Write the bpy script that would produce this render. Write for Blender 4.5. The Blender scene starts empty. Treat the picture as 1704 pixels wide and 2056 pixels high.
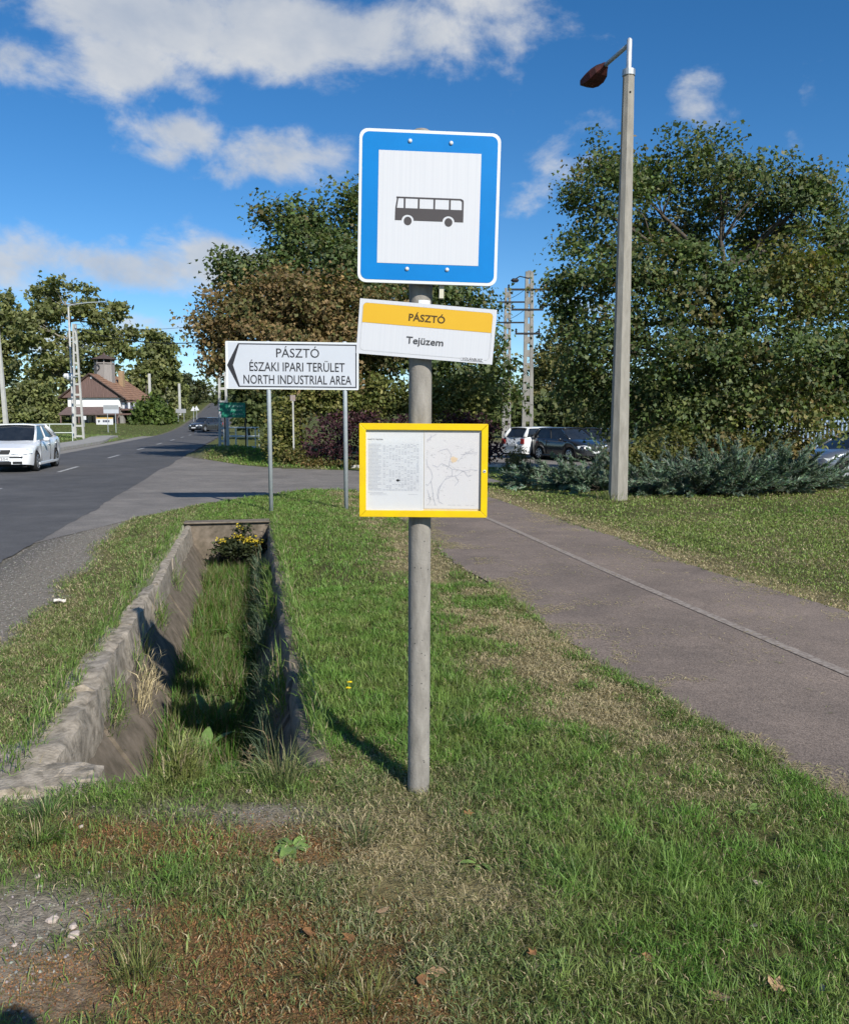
import bpy, math, random
import numpy as np
from mathutils import Vector, Matrix, Euler

# ---------------------------------------------------------------- camera, sky, sun, exposure
SC = bpy.context.scene
COL = SC.collection
PITCH = math.radians(6.37)          # camera looks slightly down
CAM_H = 1.65
FPX = 1700.0                        # focal length in photo pixels (photo 1704 wide)
cam_d = bpy.data.cameras.new('camera')
cam = bpy.data.objects.new('camera', cam_d)
COL.objects.link(cam)
cam.location = (0, 0, CAM_H)
cam.rotation_euler = (math.pi/2 - PITCH, 0, 0)
cam_d.sensor_fit = 'HORIZONTAL'
cam_d.sensor_width = 36
cam_d.lens = 36*FPX/1704
cam_d.clip_start = 0.05
cam_d.clip_end = 4000
SC.camera = cam

SUN_EL = math.radians(33)
SUN_DIR = np.array([0.53, -0.848])            # towards the sun, horizontally
SUN_DIR = SUN_DIR/np.linalg.norm(SUN_DIR)
sun_d = bpy.data.lights.new('sun', 'SUN')
sun_d.energy = 5.0
sun_d.angle = math.radians(0.5)
sun_d.color = (1.0, 0.95, 0.86)
sun = bpy.data.objects.new('sun', sun_d)
COL.objects.link(sun)
tosun = Vector((SUN_DIR[0]*math.cos(SUN_EL), SUN_DIR[1]*math.cos(SUN_EL), math.sin(SUN_EL)))
sun.rotation_euler = tosun.to_track_quat('Z', 'Y').to_euler()
sun.location = (4, -8, 12)

SC.view_settings.view_transform = 'Standard'
SC.view_settings.look = 'None'
SC.view_settings.exposure = 0.2
SC.view_settings.gamma = 1.0
SC.cycles.max_bounces = 5
SC.cycles.diffuse_bounces = 2
SC.cycles.glossy_bounces = 2
SC.cycles.transparent_max_bounces = 8
SC.cycles.use_adaptive_sampling = True
SC.cycles.adaptive_threshold = 0.02

CP, SP = math.cos(PITCH), math.sin(PITCH)
def ray(px, py):
    u = (px-852)/FPX; v = (py-1028)/FPX
    return np.array([u, CP - v*SP, -SP - v*CP])
def G(px, py, z=0.0):
    d = ray(px, py); k = (z-CAM_H)/d[2]
    return Vector((d[0]*k, d[1]*k, z))
def P(px, py, Y):
    d = ray(px, py); k = Y/d[1]
    return Vector((d[0]*k, Y, CAM_H + d[2]*k))
def ppm(px, py, Y):                 # metres per photo pixel there
    d = ray(px, py); return Y/d[1]/FPX

# road frame: t = to the right of the road direction, s = along it
RD = np.array([-0.198, 0.9802]); RN = np.array([0.9802, 0.198])
def W(t, s, z=0.0):
    return Vector((t*RN[0]+s*RD[0], t*RN[1]+s*RD[1], z))
def ts(x, y):
    return x*RN[0]+y*RN[1], x*RD[0]+y*RD[1]

# ---------------------------------------------------------------- world: blue sky with clouds
world = bpy.data.worlds.new('World'); SC.world = world
world.use_nodes = True
wn = world.node_tree.nodes; wl = world.node_tree.links
wn.clear()
def wmath(op, a, b=None, c=None, clamp=False):
    n = wn.new('ShaderNodeMath'); n.operation = op; n.use_clamp = clamp
    for i, v in enumerate((a, b, c)):
        if v is None: continue
        if isinstance(v, (int, float)): n.inputs[i].default_value = v
        else: wl.new(v, n.inputs[i])
    return n.outputs[0]
sky = wn.new('ShaderNodeTexSky'); sky.sky_type = 'NISHITA'; sky.sun_disc = False
sky.sun_elevation = SUN_EL
sky.sun_rotation = math.atan2(SUN_DIR[0], SUN_DIR[1])
sky.air_density = 0.85; sky.dust_density = 0.0; sky.ozone_density = 4.0; sky.altitude = 200
hs = wn.new('ShaderNodeHueSaturation'); hs.inputs['Saturation'].default_value = 1.25; hs.inputs['Value'].default_value = 1.0
wl.new(sky.outputs[0], hs.inputs['Color'])
tc = wn.new('ShaderNodeTexCoord')
sep = wn.new('ShaderNodeSeparateXYZ'); wl.new(tc.outputs['Generated'], sep.inputs[0])
az = wmath('ARCTAN2', sep.outputs[0], sep.outputs[1])
el = wmath('ARCSINE', wmath('MINIMUM', wmath('MAXIMUM', sep.outputs[2], -1.0), 1.0))
def wnoise(scale, detail, rough, off=(0, 0, 0), dist=0.0):
    m = wn.new('ShaderNodeMapping'); wl.new(tc.outputs['Generated'], m.inputs[0])
    m.inputs['Location'].default_value = off
    m.inputs['Scale'].default_value = (1, 1, 1.5)
    n = wn.new('ShaderNodeTexNoise'); wl.new(m.outputs[0], n.inputs['Vector'])
    n.inputs['Scale'].default_value = scale; n.inputs['Detail'].default_value = detail
    n.inputs['Roughness'].default_value = rough; n.inputs['Distortion'].default_value = dist
    return n.outputs[0]
def azel(px, py):
    d = ray(px, py); d = d/np.linalg.norm(d)
    return math.atan2(d[0], d[1]), math.asin(d[2])
# clouds of the view, each a soft mass in the sky: px, py, half width, half height, strength
CLOUDS = [(300, 20, 330, 110, 1.15), (540, 60, 360, 130, 1.2), (770, 80, 210, 120, 1.0), (250, 130, 200, 80, .95), (690, 160, 170, 80, .62), (390, 190, 160, 40, .55),
          (930, -10, 230, 70, .66), (30, 120, 130, 80, .75), (10, 10, 90, 50, .6), (1050, 20, 130, 60, .45),
          (375, 270, 125, 68, 1.0), (330, 310, 80, 36, .8), (560, 310, 165, 84, 1.1), (480, 345, 90, 34, .7), (285, 300, 70, 36, .6), (440, 205, 90, 30, .5),
          (40, 520, 200, 74, 1.1), (230, 540, 240, 70, 1.15), (440, 540, 130, 66, .95),
          (330, 652, 150, 40, .9), (90, 690, 220, 40, .8), (420, 780, 140, 40, .75), (20, 270, 55, 18, .45),
          (1395, 200, 80, 90, .75), (1420, 250, 90, 50, .6), (1520, 190, 40, 30, .3), (1000, 250, 70, 60, .55), (1110, 320, 100, 50, .5), (1210, 240, 90, 45, .48), (1590, 290, 60, 60, .48),
          (1040, 420, 90, 70, .4), (1030, 640, 110, 60, .6), (1150, 620, 120, 60, .55), (1000, 330, 60, 40, .3)]
acc = None
for (cx, cy, hw, hh, st) in CLOUDS:
    a0, e0 = azel(cx, cy)
    a1, _ = azel(cx+hw, cy); _, e1 = azel(cx, cy-hh)
    da = wmath('DIVIDE', wmath('SUBTRACT', az, a0), abs(a1-a0))
    de = wmath('DIVIDE', wmath('SUBTRACT', el, e0), abs(e1-e0))
    r2 = wmath('ADD', wmath('MULTIPLY', da, da), wmath('MULTIPLY', de, de))
    g = wmath('MULTIPLY', wmath('EXPONENT', wmath('MULTIPLY', r2, -1.0)), st)
    acc = g if acc is None else wmath('MAXIMUM', acc, g)
# the sky beyond the view carries the same kind of scattered cloud
far = wmath('SUBTRACT', wmath('ABSOLUTE', az), 0.62)
farm = wmath('MINIMUM', wmath('MAXIMUM', wmath('MULTIPLY', far, 4.0), 0.0), 1.0)
gen = wmath('MULTIPLY', wmath('MULTIPLY', wmath('SUBTRACT', wnoise(2.2, 2, .5), .46), 5.0, clamp=True), farm)
acc = wmath('MAXIMUM', acc, wmath('MULTIPLY', gen, .8))
nA = wnoise(8.5, 10, .58, (1.3, .2, .5), .25)
nB = wnoise(22.0, 6, .62, (4.3, 1.2, .5), .15)
det = wmath('ADD', wmath('MULTIPLY', nA, .75), wmath('MULTIPLY', nB, .25))
dens = wmath('SUBTRACT', wmath('ADD', acc, wmath('MULTIPLY', wmath('SUBTRACT', det, .5), 3.1)), .34)
mr = wn.new('ShaderNodeMapRange'); mr.interpolation_type = 'SMOOTHSTEP'
wl.new(dens, mr.inputs[0]); mr.inputs[1].default_value = 0.0; mr.inputs[2].default_value = .70
mr.inputs[3].default_value = 0.0; mr.inputs[4].default_value = .90
# thick parts a little greyer and bluer, thin sunlit rims whiter
nUp = wnoise(7.0, 5, .55, (1.3+.03, .2-.05, .5+.06), .25)
shade = wmath('ADD', wmath('MULTIPLY', wmath('SUBTRACT', nUp, nA), 2.2), wmath('MULTIPLY', wmath('SUBTRACT', dens, .55), .55))
shade = wmath('MINIMUM', wmath('MAXIMUM', wmath('ADD', shade, .30), 0.0), 1.0)
cr = wn.new('ShaderNodeMixRGB'); wl.new(shade, cr.inputs[0])
cr.inputs[1].default_value = (.86, .88, .90, 1); cr.inputs[2].default_value = (.46, .55, .70, 1)
bgs = wn.new('ShaderNodeBackground'); wl.new(hs.outputs[0], bgs.inputs[0]); bgs.inputs[1].default_value = 0.110
bgc = wn.new('ShaderNodeBackground'); wl.new(cr.outputs[0], bgc.inputs[0]); bgc.inputs[1].default_value = 0.70
mixw = wn.new('ShaderNodeMixShader'); wl.new(mr.outputs[0], mixw.inputs[0])
wl.new(bgs.outputs[0], mixw.inputs[1]); wl.new(bgc.outputs[0], mixw.inputs[2])
wo = wn.new('ShaderNodeOutputWorld'); wl.new(mixw.outputs[0], wo.inputs[0])

# ---------------------------------------------------------------- helpers
R = random.Random(7)
NR = np.random.default_rng(11)
def tag(o, label=None, cat=None, group=None, kind=None):
    if label: o['label'] = label
    if cat: o['category'] = cat
    if group: o['group'] = group
    if kind: o['kind'] = kind
    return o
def empty(name, loc=(0, 0, 0), rz=0.0, parent=None, rot=None):
    o = bpy.data.objects.new(name, None); COL.objects.link(o)
    o.empty_display_size = .2
    o.location = loc; o.rotation_euler = rot if rot else (0, 0, rz)
    if parent: o.parent = parent
    return o
def link(name, me, mat=None, parent=None, loc=None, rot=None, smooth=False):
    o = bpy.data.objects.new(name, me); COL.objects.link(o)
    if mat is not None and len(me.materials) == 0: me.materials.append(mat)
    if parent: o.parent = parent
    if loc is not None: o.location = loc
    if rot is not None: o.rotation_euler = rot
    if smooth: me.shade_smooth()
    return o
def npmesh(name, v, f, col=None, smooth=False):
    """v (n,3), f (m,3) or (m,4) arrays -> mesh with an optional point colour attribute 'col'"""
    v = np.ascontiguousarray(v, dtype=np.float32); f = np.ascontiguousarray(f, dtype=np.int32)
    me = bpy.data.meshes.new(name)
    me.vertices.add(len(v)); me.vertices.foreach_set('co', v.ravel())
    k = f.shape[1]
    me.loops.add(f.size); me.loops.foreach_set('vertex_index', f.ravel())
    me.polygons.add(len(f)); me.polygons.foreach_set('loop_start', np.arange(0, f.size, k, dtype=np.int32))
    me.update(calc_edges=True)
    if smooth: me.polygons.foreach_set('use_smooth', np.ones(len(f), dtype=bool))
    if col is not None:
        a = me.color_attributes.new('col', 'FLOAT_COLOR', 'POINT')
        c = np.ones((len(v), 4), dtype=np.float32); c[:, :3] = col
        a.data.foreach_set('color', c.ravel())
    return me
class MB:
    def __init__(s): s.v = []; s.f = []
    def add(s, vs, fs):
        b = len(s.v); s.v += [tuple(p) for p in vs]; s.f += [tuple(b+i for i in f) for f in fs]; return s
    def box(s, x0, x1, y0, y1, z0, z1):
        return s.add([(x0,y0,z0),(x1,y0,z0),(x1,y1,z0),(x0,y1,z0),(x0,y0,z1),(x1,y0,z1),(x1,y1,z1),(x0,y1,z1)],
                     [(0,3,2,1),(4,5,6,7),(0,1,5,4),(1,2,6,5),(2,3,7,6),(3,0,4,7)])
    def tube(s, pts, rad, n=8, cap=True):
        pts = [Vector(p) for p in pts]
        if not isinstance(rad, (list, tuple)): rad = [rad]*len(pts)
        rings = []; up = None
        for i, p in enumerate(pts):
            d = (pts[min(i+1, len(pts)-1)] - pts[max(i-1, 0)]).normalized()
            if up is None:
                up = Vector((0,0,1)) if abs(d.z) < .9 else Vector((1,0,0))
            a = d.cross(up).normalized(); b = d.cross(a).normalized(); up = -b if False else up
            rings.append([p + (a*math.cos(2*math.pi*j/n) + b*math.sin(2*math.pi*j/n))*rad[i] for j in range(n)])
        vs = [q for r in rings for q in r]; fs = []
        for i in range(len(rings)-1):
            for j in range(n):
                fs.append((i*n+j, i*n+(j+1)%n, (i+1)*n+(j+1)%n, (i+1)*n+j))
        if cap:
            fs.append(tuple(range(n-1, -1, -1))); fs.append(tuple((len(rings)-1)*n+j for j in range(n)))
        return s.add(vs, fs)
    def lathe(s, prof, n=24, axis='z', c=(0,0,0)):
        vs = []; fs = []
        for (r, h) in prof:
            for j in range(n):
                a = 2*math.pi*j/n; x, y = r*math.cos(a), r*math.sin(a)
                p = (x, y, h) if axis == 'z' else ((x, h, y) if axis == 'y' else (h, x, y))
                vs.append((p[0]+c[0], p[1]+c[1], p[2]+c[2]))
        for i in range(len(prof)-1):
            for j in range(n): fs.append((i*n+j, i*n+(j+1)%n, (i+1)*n+(j+1)%n, (i+1)*n+j))
        fs.append(tuple(range(n-1, -1, -1))); fs.append(tuple((len(prof)-1)*n+j for j in range(n)))
        return s.add(vs, fs)
    def prism(s, poly, y0, y1):
        """poly in (x,z), extruded along y"""
        n = len(poly); vs = [(x, y0, z) for x, z in poly]+[(x, y1, z) for x, z in poly]
        return s.add(vs, [tuple(range(n)), tuple(range(2*n-1, n-1, -1))]+[(i, i+n, (i+1)%n+n, (i+1)%n) for i in range(n)])
    def flat(s, poly, y):
        return s.add([(x, y, z) for x, z in poly], [tuple(range(len(poly)))])
    def build(s, name, mat=None, parent=None, loc=None, rot=None, smooth=False, bevel=0):
        me = bpy.data.meshes.new(name); me.from_pydata(s.v, [], s.f); me.validate(); me.update()
        o = link(name, me, mat, parent, loc, rot, smooth)
        if bevel:
            m = o.modifiers.new('bevel', 'BEVEL'); m.width = bevel; m.segments = 2; m.limit_method = 'ANGLE'; m.angle_limit = math.radians(40)
        return o
def rrect(x0, x1, z0, z1, r, n=6):
    pts = []
    for cx, cz, a0 in ((x1-r, z1-r, 0), (x0+r, z1-r, 90), (x0+r, z0+r, 180), (x1-r, z0+r, 270)):
        for k in range(n+1):
            a = math.radians(a0+90*k/n); pts.append((cx+r*math.cos(a), cz+r*math.sin(a)))
    return pts[::-1]
def ringfaces(mb, outer, inner, y):
    n = len(outer)
    mb.add([(x, y, z) for x, z in outer]+[(x, y, z) for x, z in inner], [(i, (i+1)%n, n+(i+1)%n, n+i) for i in range(n)])

# ---- numpy noise
def vnoise(x, y, sc, seed=0):
    x = np.asarray(x)*sc; y = np.asarray(y)*sc
    xi = np.floor(x).astype(np.int64); yi = np.floor(y).astype(np.int64)
    fx = x-xi; fy = y-yi
    fx = fx*fx*(3-2*fx); fy = fy*fy*(3-2*fy)
    def h(a, b):
        n = (a*374761393 + b*668265263 + seed*974634777) & 0xffffffff
        n = ((n ^ (n >> 13))*1274126177) & 0xffffffff
        return ((n ^ (n >> 16)) & 0xffff)/65535.0
    return (h(xi,yi)*(1-fx)+h(xi+1,yi)*fx)*(1-fy) + (h(xi,yi+1)*(1-fx)+h(xi+1,yi+1)*fx)*fy
def fbm(x, y, sc, seed=0, oct=4):
    r = 0; a = .5; tot = 0
    for i in range(oct):
        r = r + a*vnoise(x, y, sc*2**i, seed+i*17); tot += a; a *= .5
    return r/tot
def sstep(a, b, x):
    q = np.clip((np.asarray(x, dtype=float)-a)/(b-a), 0, 1); return q*q*(3-2*q)

# ---- materials
MATS = {}
def mat(name, c1, c2=None, scale=8.0, rough=.8, bump=0.0, bscale=60.0, metal=0.0, spec=.3, detail=6, coat=0.0, bdist=.01, contrast=(.35, .65), stretch=None):
    m = bpy.data.materials.new(name); m.use_nodes = True
    n = m.node_tree.nodes; l = m.node_tree.links; b = n['Principled BSDF']
    b.inputs['Roughness'].default_value = rough; b.inputs['Metallic'].default_value = metal
    b.inputs['Specular IOR Level'].default_value = spec
    if coat: b.inputs['Coat Weight'].default_value = coat; b.inputs['Coat Roughness'].default_value = .05
    t = n.new('ShaderNodeTexCoord')
    src = t.outputs['Object']
    if stretch:
        mp = n.new('ShaderNodeMapping'); mp.inputs['Scale'].default_value = stretch; l.new(src, mp.inputs[0]); src = mp.outputs[0]
    if c2 is None: c2 = tuple(x*.88 for x in c1)
    nz = n.new('ShaderNodeTexNoise'); nz.inputs['Scale'].default_value = scale; nz.inputs['Detail'].default_value = detail; nz.inputs['Roughness'].default_value = .62
    l.new(src, nz.inputs['Vector'])
    rp = n.new('ShaderNodeValToRGB'); rp.color_ramp.elements[0].position = contrast[0]; rp.color_ramp.elements[1].position = contrast[1]
    rp.color_ramp.elements[0].color = (*c1, 1); rp.color_ramp.elements[1].color = (*c2, 1)
    l.new(nz.outputs[0], rp.inputs[0]); l.new(rp.outputs[0], b.inputs['Base Color'])
    if bump:
        bz = n.new('ShaderNodeTexNoise'); bz.inputs['Scale'].default_value = bscale; bz.inputs['Detail'].default_value = 5
        l.new(t.outputs['Object'], bz.inputs['Vector'])
        bp = n.new('ShaderNodeBump'); bp.inputs['Strength'].default_value = bump; bp.inputs['Distance'].default_value = bdist
        l.new(bz.outputs[0], bp.inputs['Height']); l.new(bp.outputs[0], b.inputs['Normal'])
    MATS[name] = m
    return m
def leafmat(name, trans=.35, rough=.45, gloss=.06):
    m = bpy.data.materials.new(name); m.use_nodes = True
    n = m.node_tree.nodes; l = m.node_tree.links; n.clear()
    at = n.new('ShaderNodeAttribute'); at.attribute_name = 'col'
    d = n.new('ShaderNodeBsdfDiffuse'); l.new(at.outputs['Color'], d.inputs[0])
    tr = n.new('ShaderNodeBsdfTranslucent')
    mx = n.new('ShaderNodeMixRGB'); mx.blend_type = 'MULTIPLY'; mx.inputs[0].default_value = 1; mx.inputs[2].default_value = (1.25, 1.3, .55, 1)
    l.new(at.outputs['Color'], mx.inputs[1]); l.new(mx.outputs[0], tr.inputs[0])
    a = n.new('ShaderNodeMixShader'); a.inputs[0].default_value = trans; l.new(d.outputs[0], a.inputs[1]); l.new(tr.outputs[0], a.inputs[2])
    g = n.new('ShaderNodeBsdfGlossy'); g.inputs['Roughness'].default_value = rough
    b = n.new('ShaderNodeMixShader'); b.inputs[0].default_value = gloss; l.new(a.outputs[0], b.inputs[1]); l.new(g.outputs[0], b.inputs[2])
    o = n.new('ShaderNodeOutputMaterial'); l.new(b.outputs[0], o.inputs[0])
    return m
LEAF = leafmat('foliage', .32, .6, .022)
GRASS = leafmat('grass_blades', .30, .55, .03)
BARK = mat('bark', (.12, .10, .075), (.055, .045, .035), 14, .9, .6, 30)
GALV = mat('galvanised_steel', (.42, .45, .47), (.34, .37, .39), 20, .45, .05, 80, metal=.55, spec=.5)
CONC = mat('concrete_post', (.34, .32, .28), (.23, .215, .185), 5, .9, .35, 90, stretch=(3, 3, .6), detail=10, contrast=(.3,.7))
WHITEP = mat('white_paint', (.66, .67, .68), (.60, .61, .62), 9, .4, 0)
BLACKP = mat('black_print', (.025, .025, .03), None, 9, .5)
DARK = mat('dark_void', (.012, .012, .012), None, 9, .8)

CAPS = [.682]
def textmesh(name, txt, mt, parent, cx, cz, y, height=None, width=None, bold=0.0, sx=1.0, shear=0.0, spacing=1.0):
    """flat lettering facing -y, centred on (cx, cz); height = height of a capital H"""
    cu = bpy.data.curves.new(name, 'FONT'); cu.body = txt; cu.align_x = 'LEFT'; cu.size = 1.0; cu.offset = bold; cu.shear = shear; cu.space_character = spacing
    cu.fill_mode = 'FRONT'; cu.resolution_u = 3
    o = bpy.data.objects.new(name, cu); COL.objects.link(o)
    dg = bpy.context.evaluated_depsgraph_get()
    me = bpy.data.meshes.new_from_object(o.evaluated_get(dg))
    bpy.data.objects.remove(o); bpy.data.curves.remove(cu)
    n = len(me.vertices); v = np.zeros(n*3, dtype=np.float32); me.vertices.foreach_get('co', v); v = v.reshape(-1, 3)
    CAPH = CAPS[0]
    sc = height/CAPH if height else 1
    x = v[:, 0]; x0, x1 = x.min(), x.max()
    if width: sxx = width/(x1-x0)
    else: sxx = sc*sx
    if not height: sc = sxx
    out = np.zeros_like(v)
    out[:, 0] = (x-(x0+x1)/2)*sxx + cx
    out[:, 2] = v[:, 1]*sc - CAPH*sc/2 + cz
    out[:, 1] = y
    me.vertices.foreach_set('co', out.ravel()); me.update(); me.name = name
    me.materials.clear(); me.materials.append(mt)
    return link(name, me, None, parent)
# ---------------------------------------------------------------- terrain, roads, ditch
def hill(x, y):
    t, s = ts(np.asarray(x, float), np.asarray(y, float))
    return 6.0*sstep(80, 235, s) + 9*sstep(230, 600, s)
APRON = [(-2.95, 11.6), (-1.95, 14.4), (-1.1, 16.4), (-.3, 17.7), (.55, 18.6), (1.6, 19.3), (2.25, 18.9), (2.25, 18.5), (4.85, 18.3), (4.95, 19.4), (5.5, 20.3), (6.3, 21), (6.4, 26.4), (3.2, 26.3), (.8, 28.1), (-.4, 30.2), (-1.5, 33.6), (-2.95, 38)]
def inpoly(t, s, poly):
    t = np.asarray(t); s = np.asarray(s); r = np.zeros(t.shape, bool); n = len(poly)
    for i in range(n):
        x0, y0 = poly[i]; x1, y1 = poly[(i+1) % n]
        if y0 == y1: continue
        c = ((y0 > s) != (y1 > s)) & (t < (x1-x0)*(s-y0)/(y1-y0)+x0)
        r ^= c
    return r
PARK = [(5.5, 31.5), (10, 25.8), (16, 20.8), (34, 16), (44, 34), (44, 70), (9, 60), (6.5, 40)]
DT0, DT1, DS0, DS1 = -1.17, .31, 3.82, 13.4
def pathL(s): return 2.30 + .34*(fbm(s, s*0+9.1, .9, 15, 5)-.5) + .06*(vnoise(s, s*0+2.1, 9, 16)-.5) + .06*np.sin(s*.7) + .10*np.clip(6.5-s, 0, 4)*.25
def pathR(s): return 4.80 + .05*np.sin(s*.5+2) + .22*(fbm(s, s*0+7.3, 1.1, 9, 5)-.5) + .05*np.clip(9-s, 0, 6)
def shoulder(s): return -1.80 + .34*(fbm(s, s*0+1.1, 1.0, 3, 4)-.5) - .15*sstep(7, 13, s)
def hard(t, s):
    r = (t > -8.75) & (t < -2.75)
    r |= (t > pathL(s)) & (t < pathR(s)) & (s < 19.5)
    r |= inpoly(t, s, APRON) | inpoly(t, s, PARK)
    r |= (t > -11.4) & (t <= -8.7) & (s > 20) & (s < 76)
    return r
def gz(x, y):
    x = np.asarray(x, float); y = np.asarray(y, float)
    t, s = ts(x, y)
    z = hill(x, y)
    near = 1-sstep(20, 34, s)
    lawn = -.006 + .055*(fbm(x, y, 1.3, 2, 3)-.5)*near + .03*(fbm(x, y, 5, 4, 2)-.5)*near
    # crown of the lawn between ditch and path, sinking towards the shoulder
    lawn = lawn + .03*np.exp(-((t-1.2)/.6)**2)*sstep(4, 7, s)
    lawn = np.where((t < shoulder(s)) & (t > -3.2) & (s < 40), -.001+.006*(vnoise(x, y, 6, 3)-.5)-.004*sstep(-2.6,-2.95,t), lawn)
    # bank with a ditch beyond the side road
    bank = np.exp(-((t+1.0)/1.6)**2)*sstep(34.5, 37, s)*(1-sstep(39, 43, s))*.35
    dip = np.exp(-((t+.2)/.9)**2)*sstep(39.5, 41.5, s)*(1-sstep(60, 70, s))*.7
    lawn = lawn + bank - dip
    # left verge rises a bit behind the pavement
    lawn = lawn + .12*sstep(-11.2, -12.5, t)*sstep(20, 40, s)
    return z + np.where(inpoly(t, s, PARK), -.33, np.where(hard(t, s), np.where(s > 40, -.04, -.008), lawn))
def blob(x, y, px, py, rx, ry, rot=0):
    c = G(px, py); dx = x-c.x; dy = y-c.y
    return np.exp(-((dx/rx)**2+(dy/ry)**2))
def fields(x, y):
    t, s = ts(x, y)
    n1 = fbm(x, y, 2.2, 21, 4); n2 = fbm(x, y, 6.0, 33, 3); n3 = fbm(x, y, .9, 8, 3)
    dry = 1.35*np.exp(-((t-pathL(s)+.42)/.40)**2)*sstep(3.2, 4.4, s)*np.clip((.55*n1+.45*n2-.34)*4.2, .08, 1.25)*(1-.4*sstep(9, 14, s))
    dry = dry + .9*blob(x, y, 760, 1680, .42, .35)*(.4+n2) + .6*blob(x, y, 960, 1810, .3, .18)*(.3+n2) + .55*blob(x, y, 1390, 1590, .5, .3)*(.3+n2)
    dry = dry + .45*blob(x, y, 700, 1530, .3, .25)
    # wide mown lawn to the right: patchy and a bit dry, most along the path
    dry = dry + np.where(t > pathR(s), .13+.75*np.exp(-((t-pathR(s)-.1)/.4)**2)+.6*(n3-.5)+.5*(n1-.5), 0)
    dry = dry + np.where((t < shoulder(s)+.25) & (t > -3), .35, 0)
    dry = dry + np.where((t > -1.6) & (t < -1.0) & (s > 4), .30*(n1+.2), 0)
    moss = 1.1*blob(x, y, 300, 1690, .55, .17) + .9*blob(x, y, 560, 1700, .25, .12) + .8*blob(x, y, 590, 1880, .38, .22) + .8*blob(x, y, 420, 1990, .5, .16) + .7*blob(x, y, 800, 2040, .3, .12)+.75*blob(x, y, 180, 1960, .3, .16)+.6*blob(x, y, 300, 1830, .25, .14)
    moss = moss*(.25+1.5*n2)
    bare = .95*blob(x, y, 30, 1850, .30, .28) + .6*blob(x, y, 10, 2000, .30, .16) + .42*blob(x, y, 330, 1625, .6, .10) + .8*blob(x, y, 40, 1560, .35, .25) + .5*blob(x, y, 520, 1640, .3, .12)
    bare = bare*(.35+1.2*n1)
    return t, s, np.clip(dry, 0, 1), np.clip(moss, 0, 1), np.clip(bare, 0, 1), n1, n2
def axis(segs):
    out = []
    for a, b, st in segs:
        out += list(np.arange(a, b-1e-6, st))
    return out
tl = axis([(-600, -200, 60), (-200, -40, 12), (-40, -14, 2), (-14, -4, .35), (-4, 6.5, .09), (6.5, 14, .4), (14, 40, 2), (40, 200, 12), (200, 661, 60)])
sl = axis([(-40, 0, 4), (0, 1.4, .35), (1.4, 8, .09), (8, 20, .16), (20, 44, .5), (44, 90, 2), (90, 260, 6), (260, 900, 30)])
tl = np.array(sorted(set([round(v, 4) for v in tl if min(abs(v-DT0), abs(v-DT1)) > .03] + [DT0, DT1])))
sl = np.array(sorted(set([round(v, 4) for v in sl if min(abs(v-DS0), abs(v-DS1)) > .03] + [DS0, DS1])))
TT, SS = np.meshgrid(tl, sl)
XX = TT*RN[0]+SS*RD[0]; YY = TT*RN[1]+SS*RD[1]
ZZ = gz(XX, YY)
t_, s_, dry_, moss_, bare_, n1_, n2_ = fields(XX, YY)
gc = np.zeros(XX.shape+(3,)); gc[:] = (.085, .095, .034)
def lerp(c, col, w): return c*(1-w[..., None]) + np.array(col)*w[..., None]
gc = lerp(gc, (.32, .265, .15), np.clip(dry_*1.1, 0, 1)*.9)
gc = lerp(gc, (.11, .095, .05), np.clip((n1_-.45)*2, 0, .7))
gc = lerp(gc, (.165, .10, .05), np.clip(moss_*1.3, 0, .92))
gc = lerp(gc, (.26, .23, .195), np.clip(bare_*1.5, 0, 1))
sh_ = ((t_ < shoulder(s_)+.05) & (t_ > -3.4) & (s_ < 40)).astype(float)*.95
gc = lerp(gc, (.225, .205, .18), sh_)
gc = lerp(gc, (.145, .137, .13), sh_*sstep(-2.25, -2.85, t_))
farm = sstep(18, 30, s_)
gc = lerp(gc, (.105, .125, .040), farm*(1-.5*n2_))
gc = lerp(gc, (.16, .15, .13), (hard(t_, s_)).astype(float))
nt, ns = len(tl), len(sl)
idx = np.arange(nt*ns).reshape(ns, nt)
fq = np.stack([idx[:-1, :-1], idx[:-1, 1:], idx[1:, 1:], idx[1:, :-1]], -1).reshape(-1, 4)
tcen = ((tl[:-1]+tl[1:])/2)[None, :].repeat(ns-1, 0).ravel(); scen = ((sl[:-1]+sl[1:])/2)[:, None].repeat(nt-1, 1).ravel()
fq = fq[~((tcen > DT0) & (tcen < DT1) & (scen > DS0) & (scen < DS1))]
GROUND = bpy.data.materials.new('soil_and_turf'); GROUND.use_nodes = True
_n = GROUND.node_tree.nodes; _l = GROUND.node_tree.links; _b = _n['Principled BSDF']; _b.inputs['Roughness'].default_value = .95; _b.inputs['Specular IOR Level'].default_value = .1
_a = _n.new('ShaderNodeAttribute'); _a.attribute_name = 'col'
_t = _n.new('ShaderNodeTexCoord'); _z = _n.new('ShaderNodeTexNoise'); _z.inputs['Scale'].default_value = 26; _z.inputs['Detail'].default_value = 8; _z.inputs['Roughness'].default_value = .75
_l.new(_t.outputs['Object'], _z.inputs['Vector'])
_r = _n.new('ShaderNodeValToRGB'); _r.color_ramp.elements[0].position = .3; _r.color_ramp.elements[0].color = (.35, .33, .30, 1); _r.color_ramp.elements[1].position = .72; _r.color_ramp.elements[1].color = (1.5, 1.48, 1.42, 1)
_l.new(_z.outputs[0], _r.inputs[0])
_m = _n.new('ShaderNodeMixRGB'); _m.blend_type = 'MULTIPLY'; _m.inputs[0].default_value = 1
_l.new(_a.outputs['Color'], _m.inputs[1]); _l.new(_r.outputs[0], _m.inputs[2]); _l.new(_m.outputs[0], _b.inputs['Base Color'])
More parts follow.
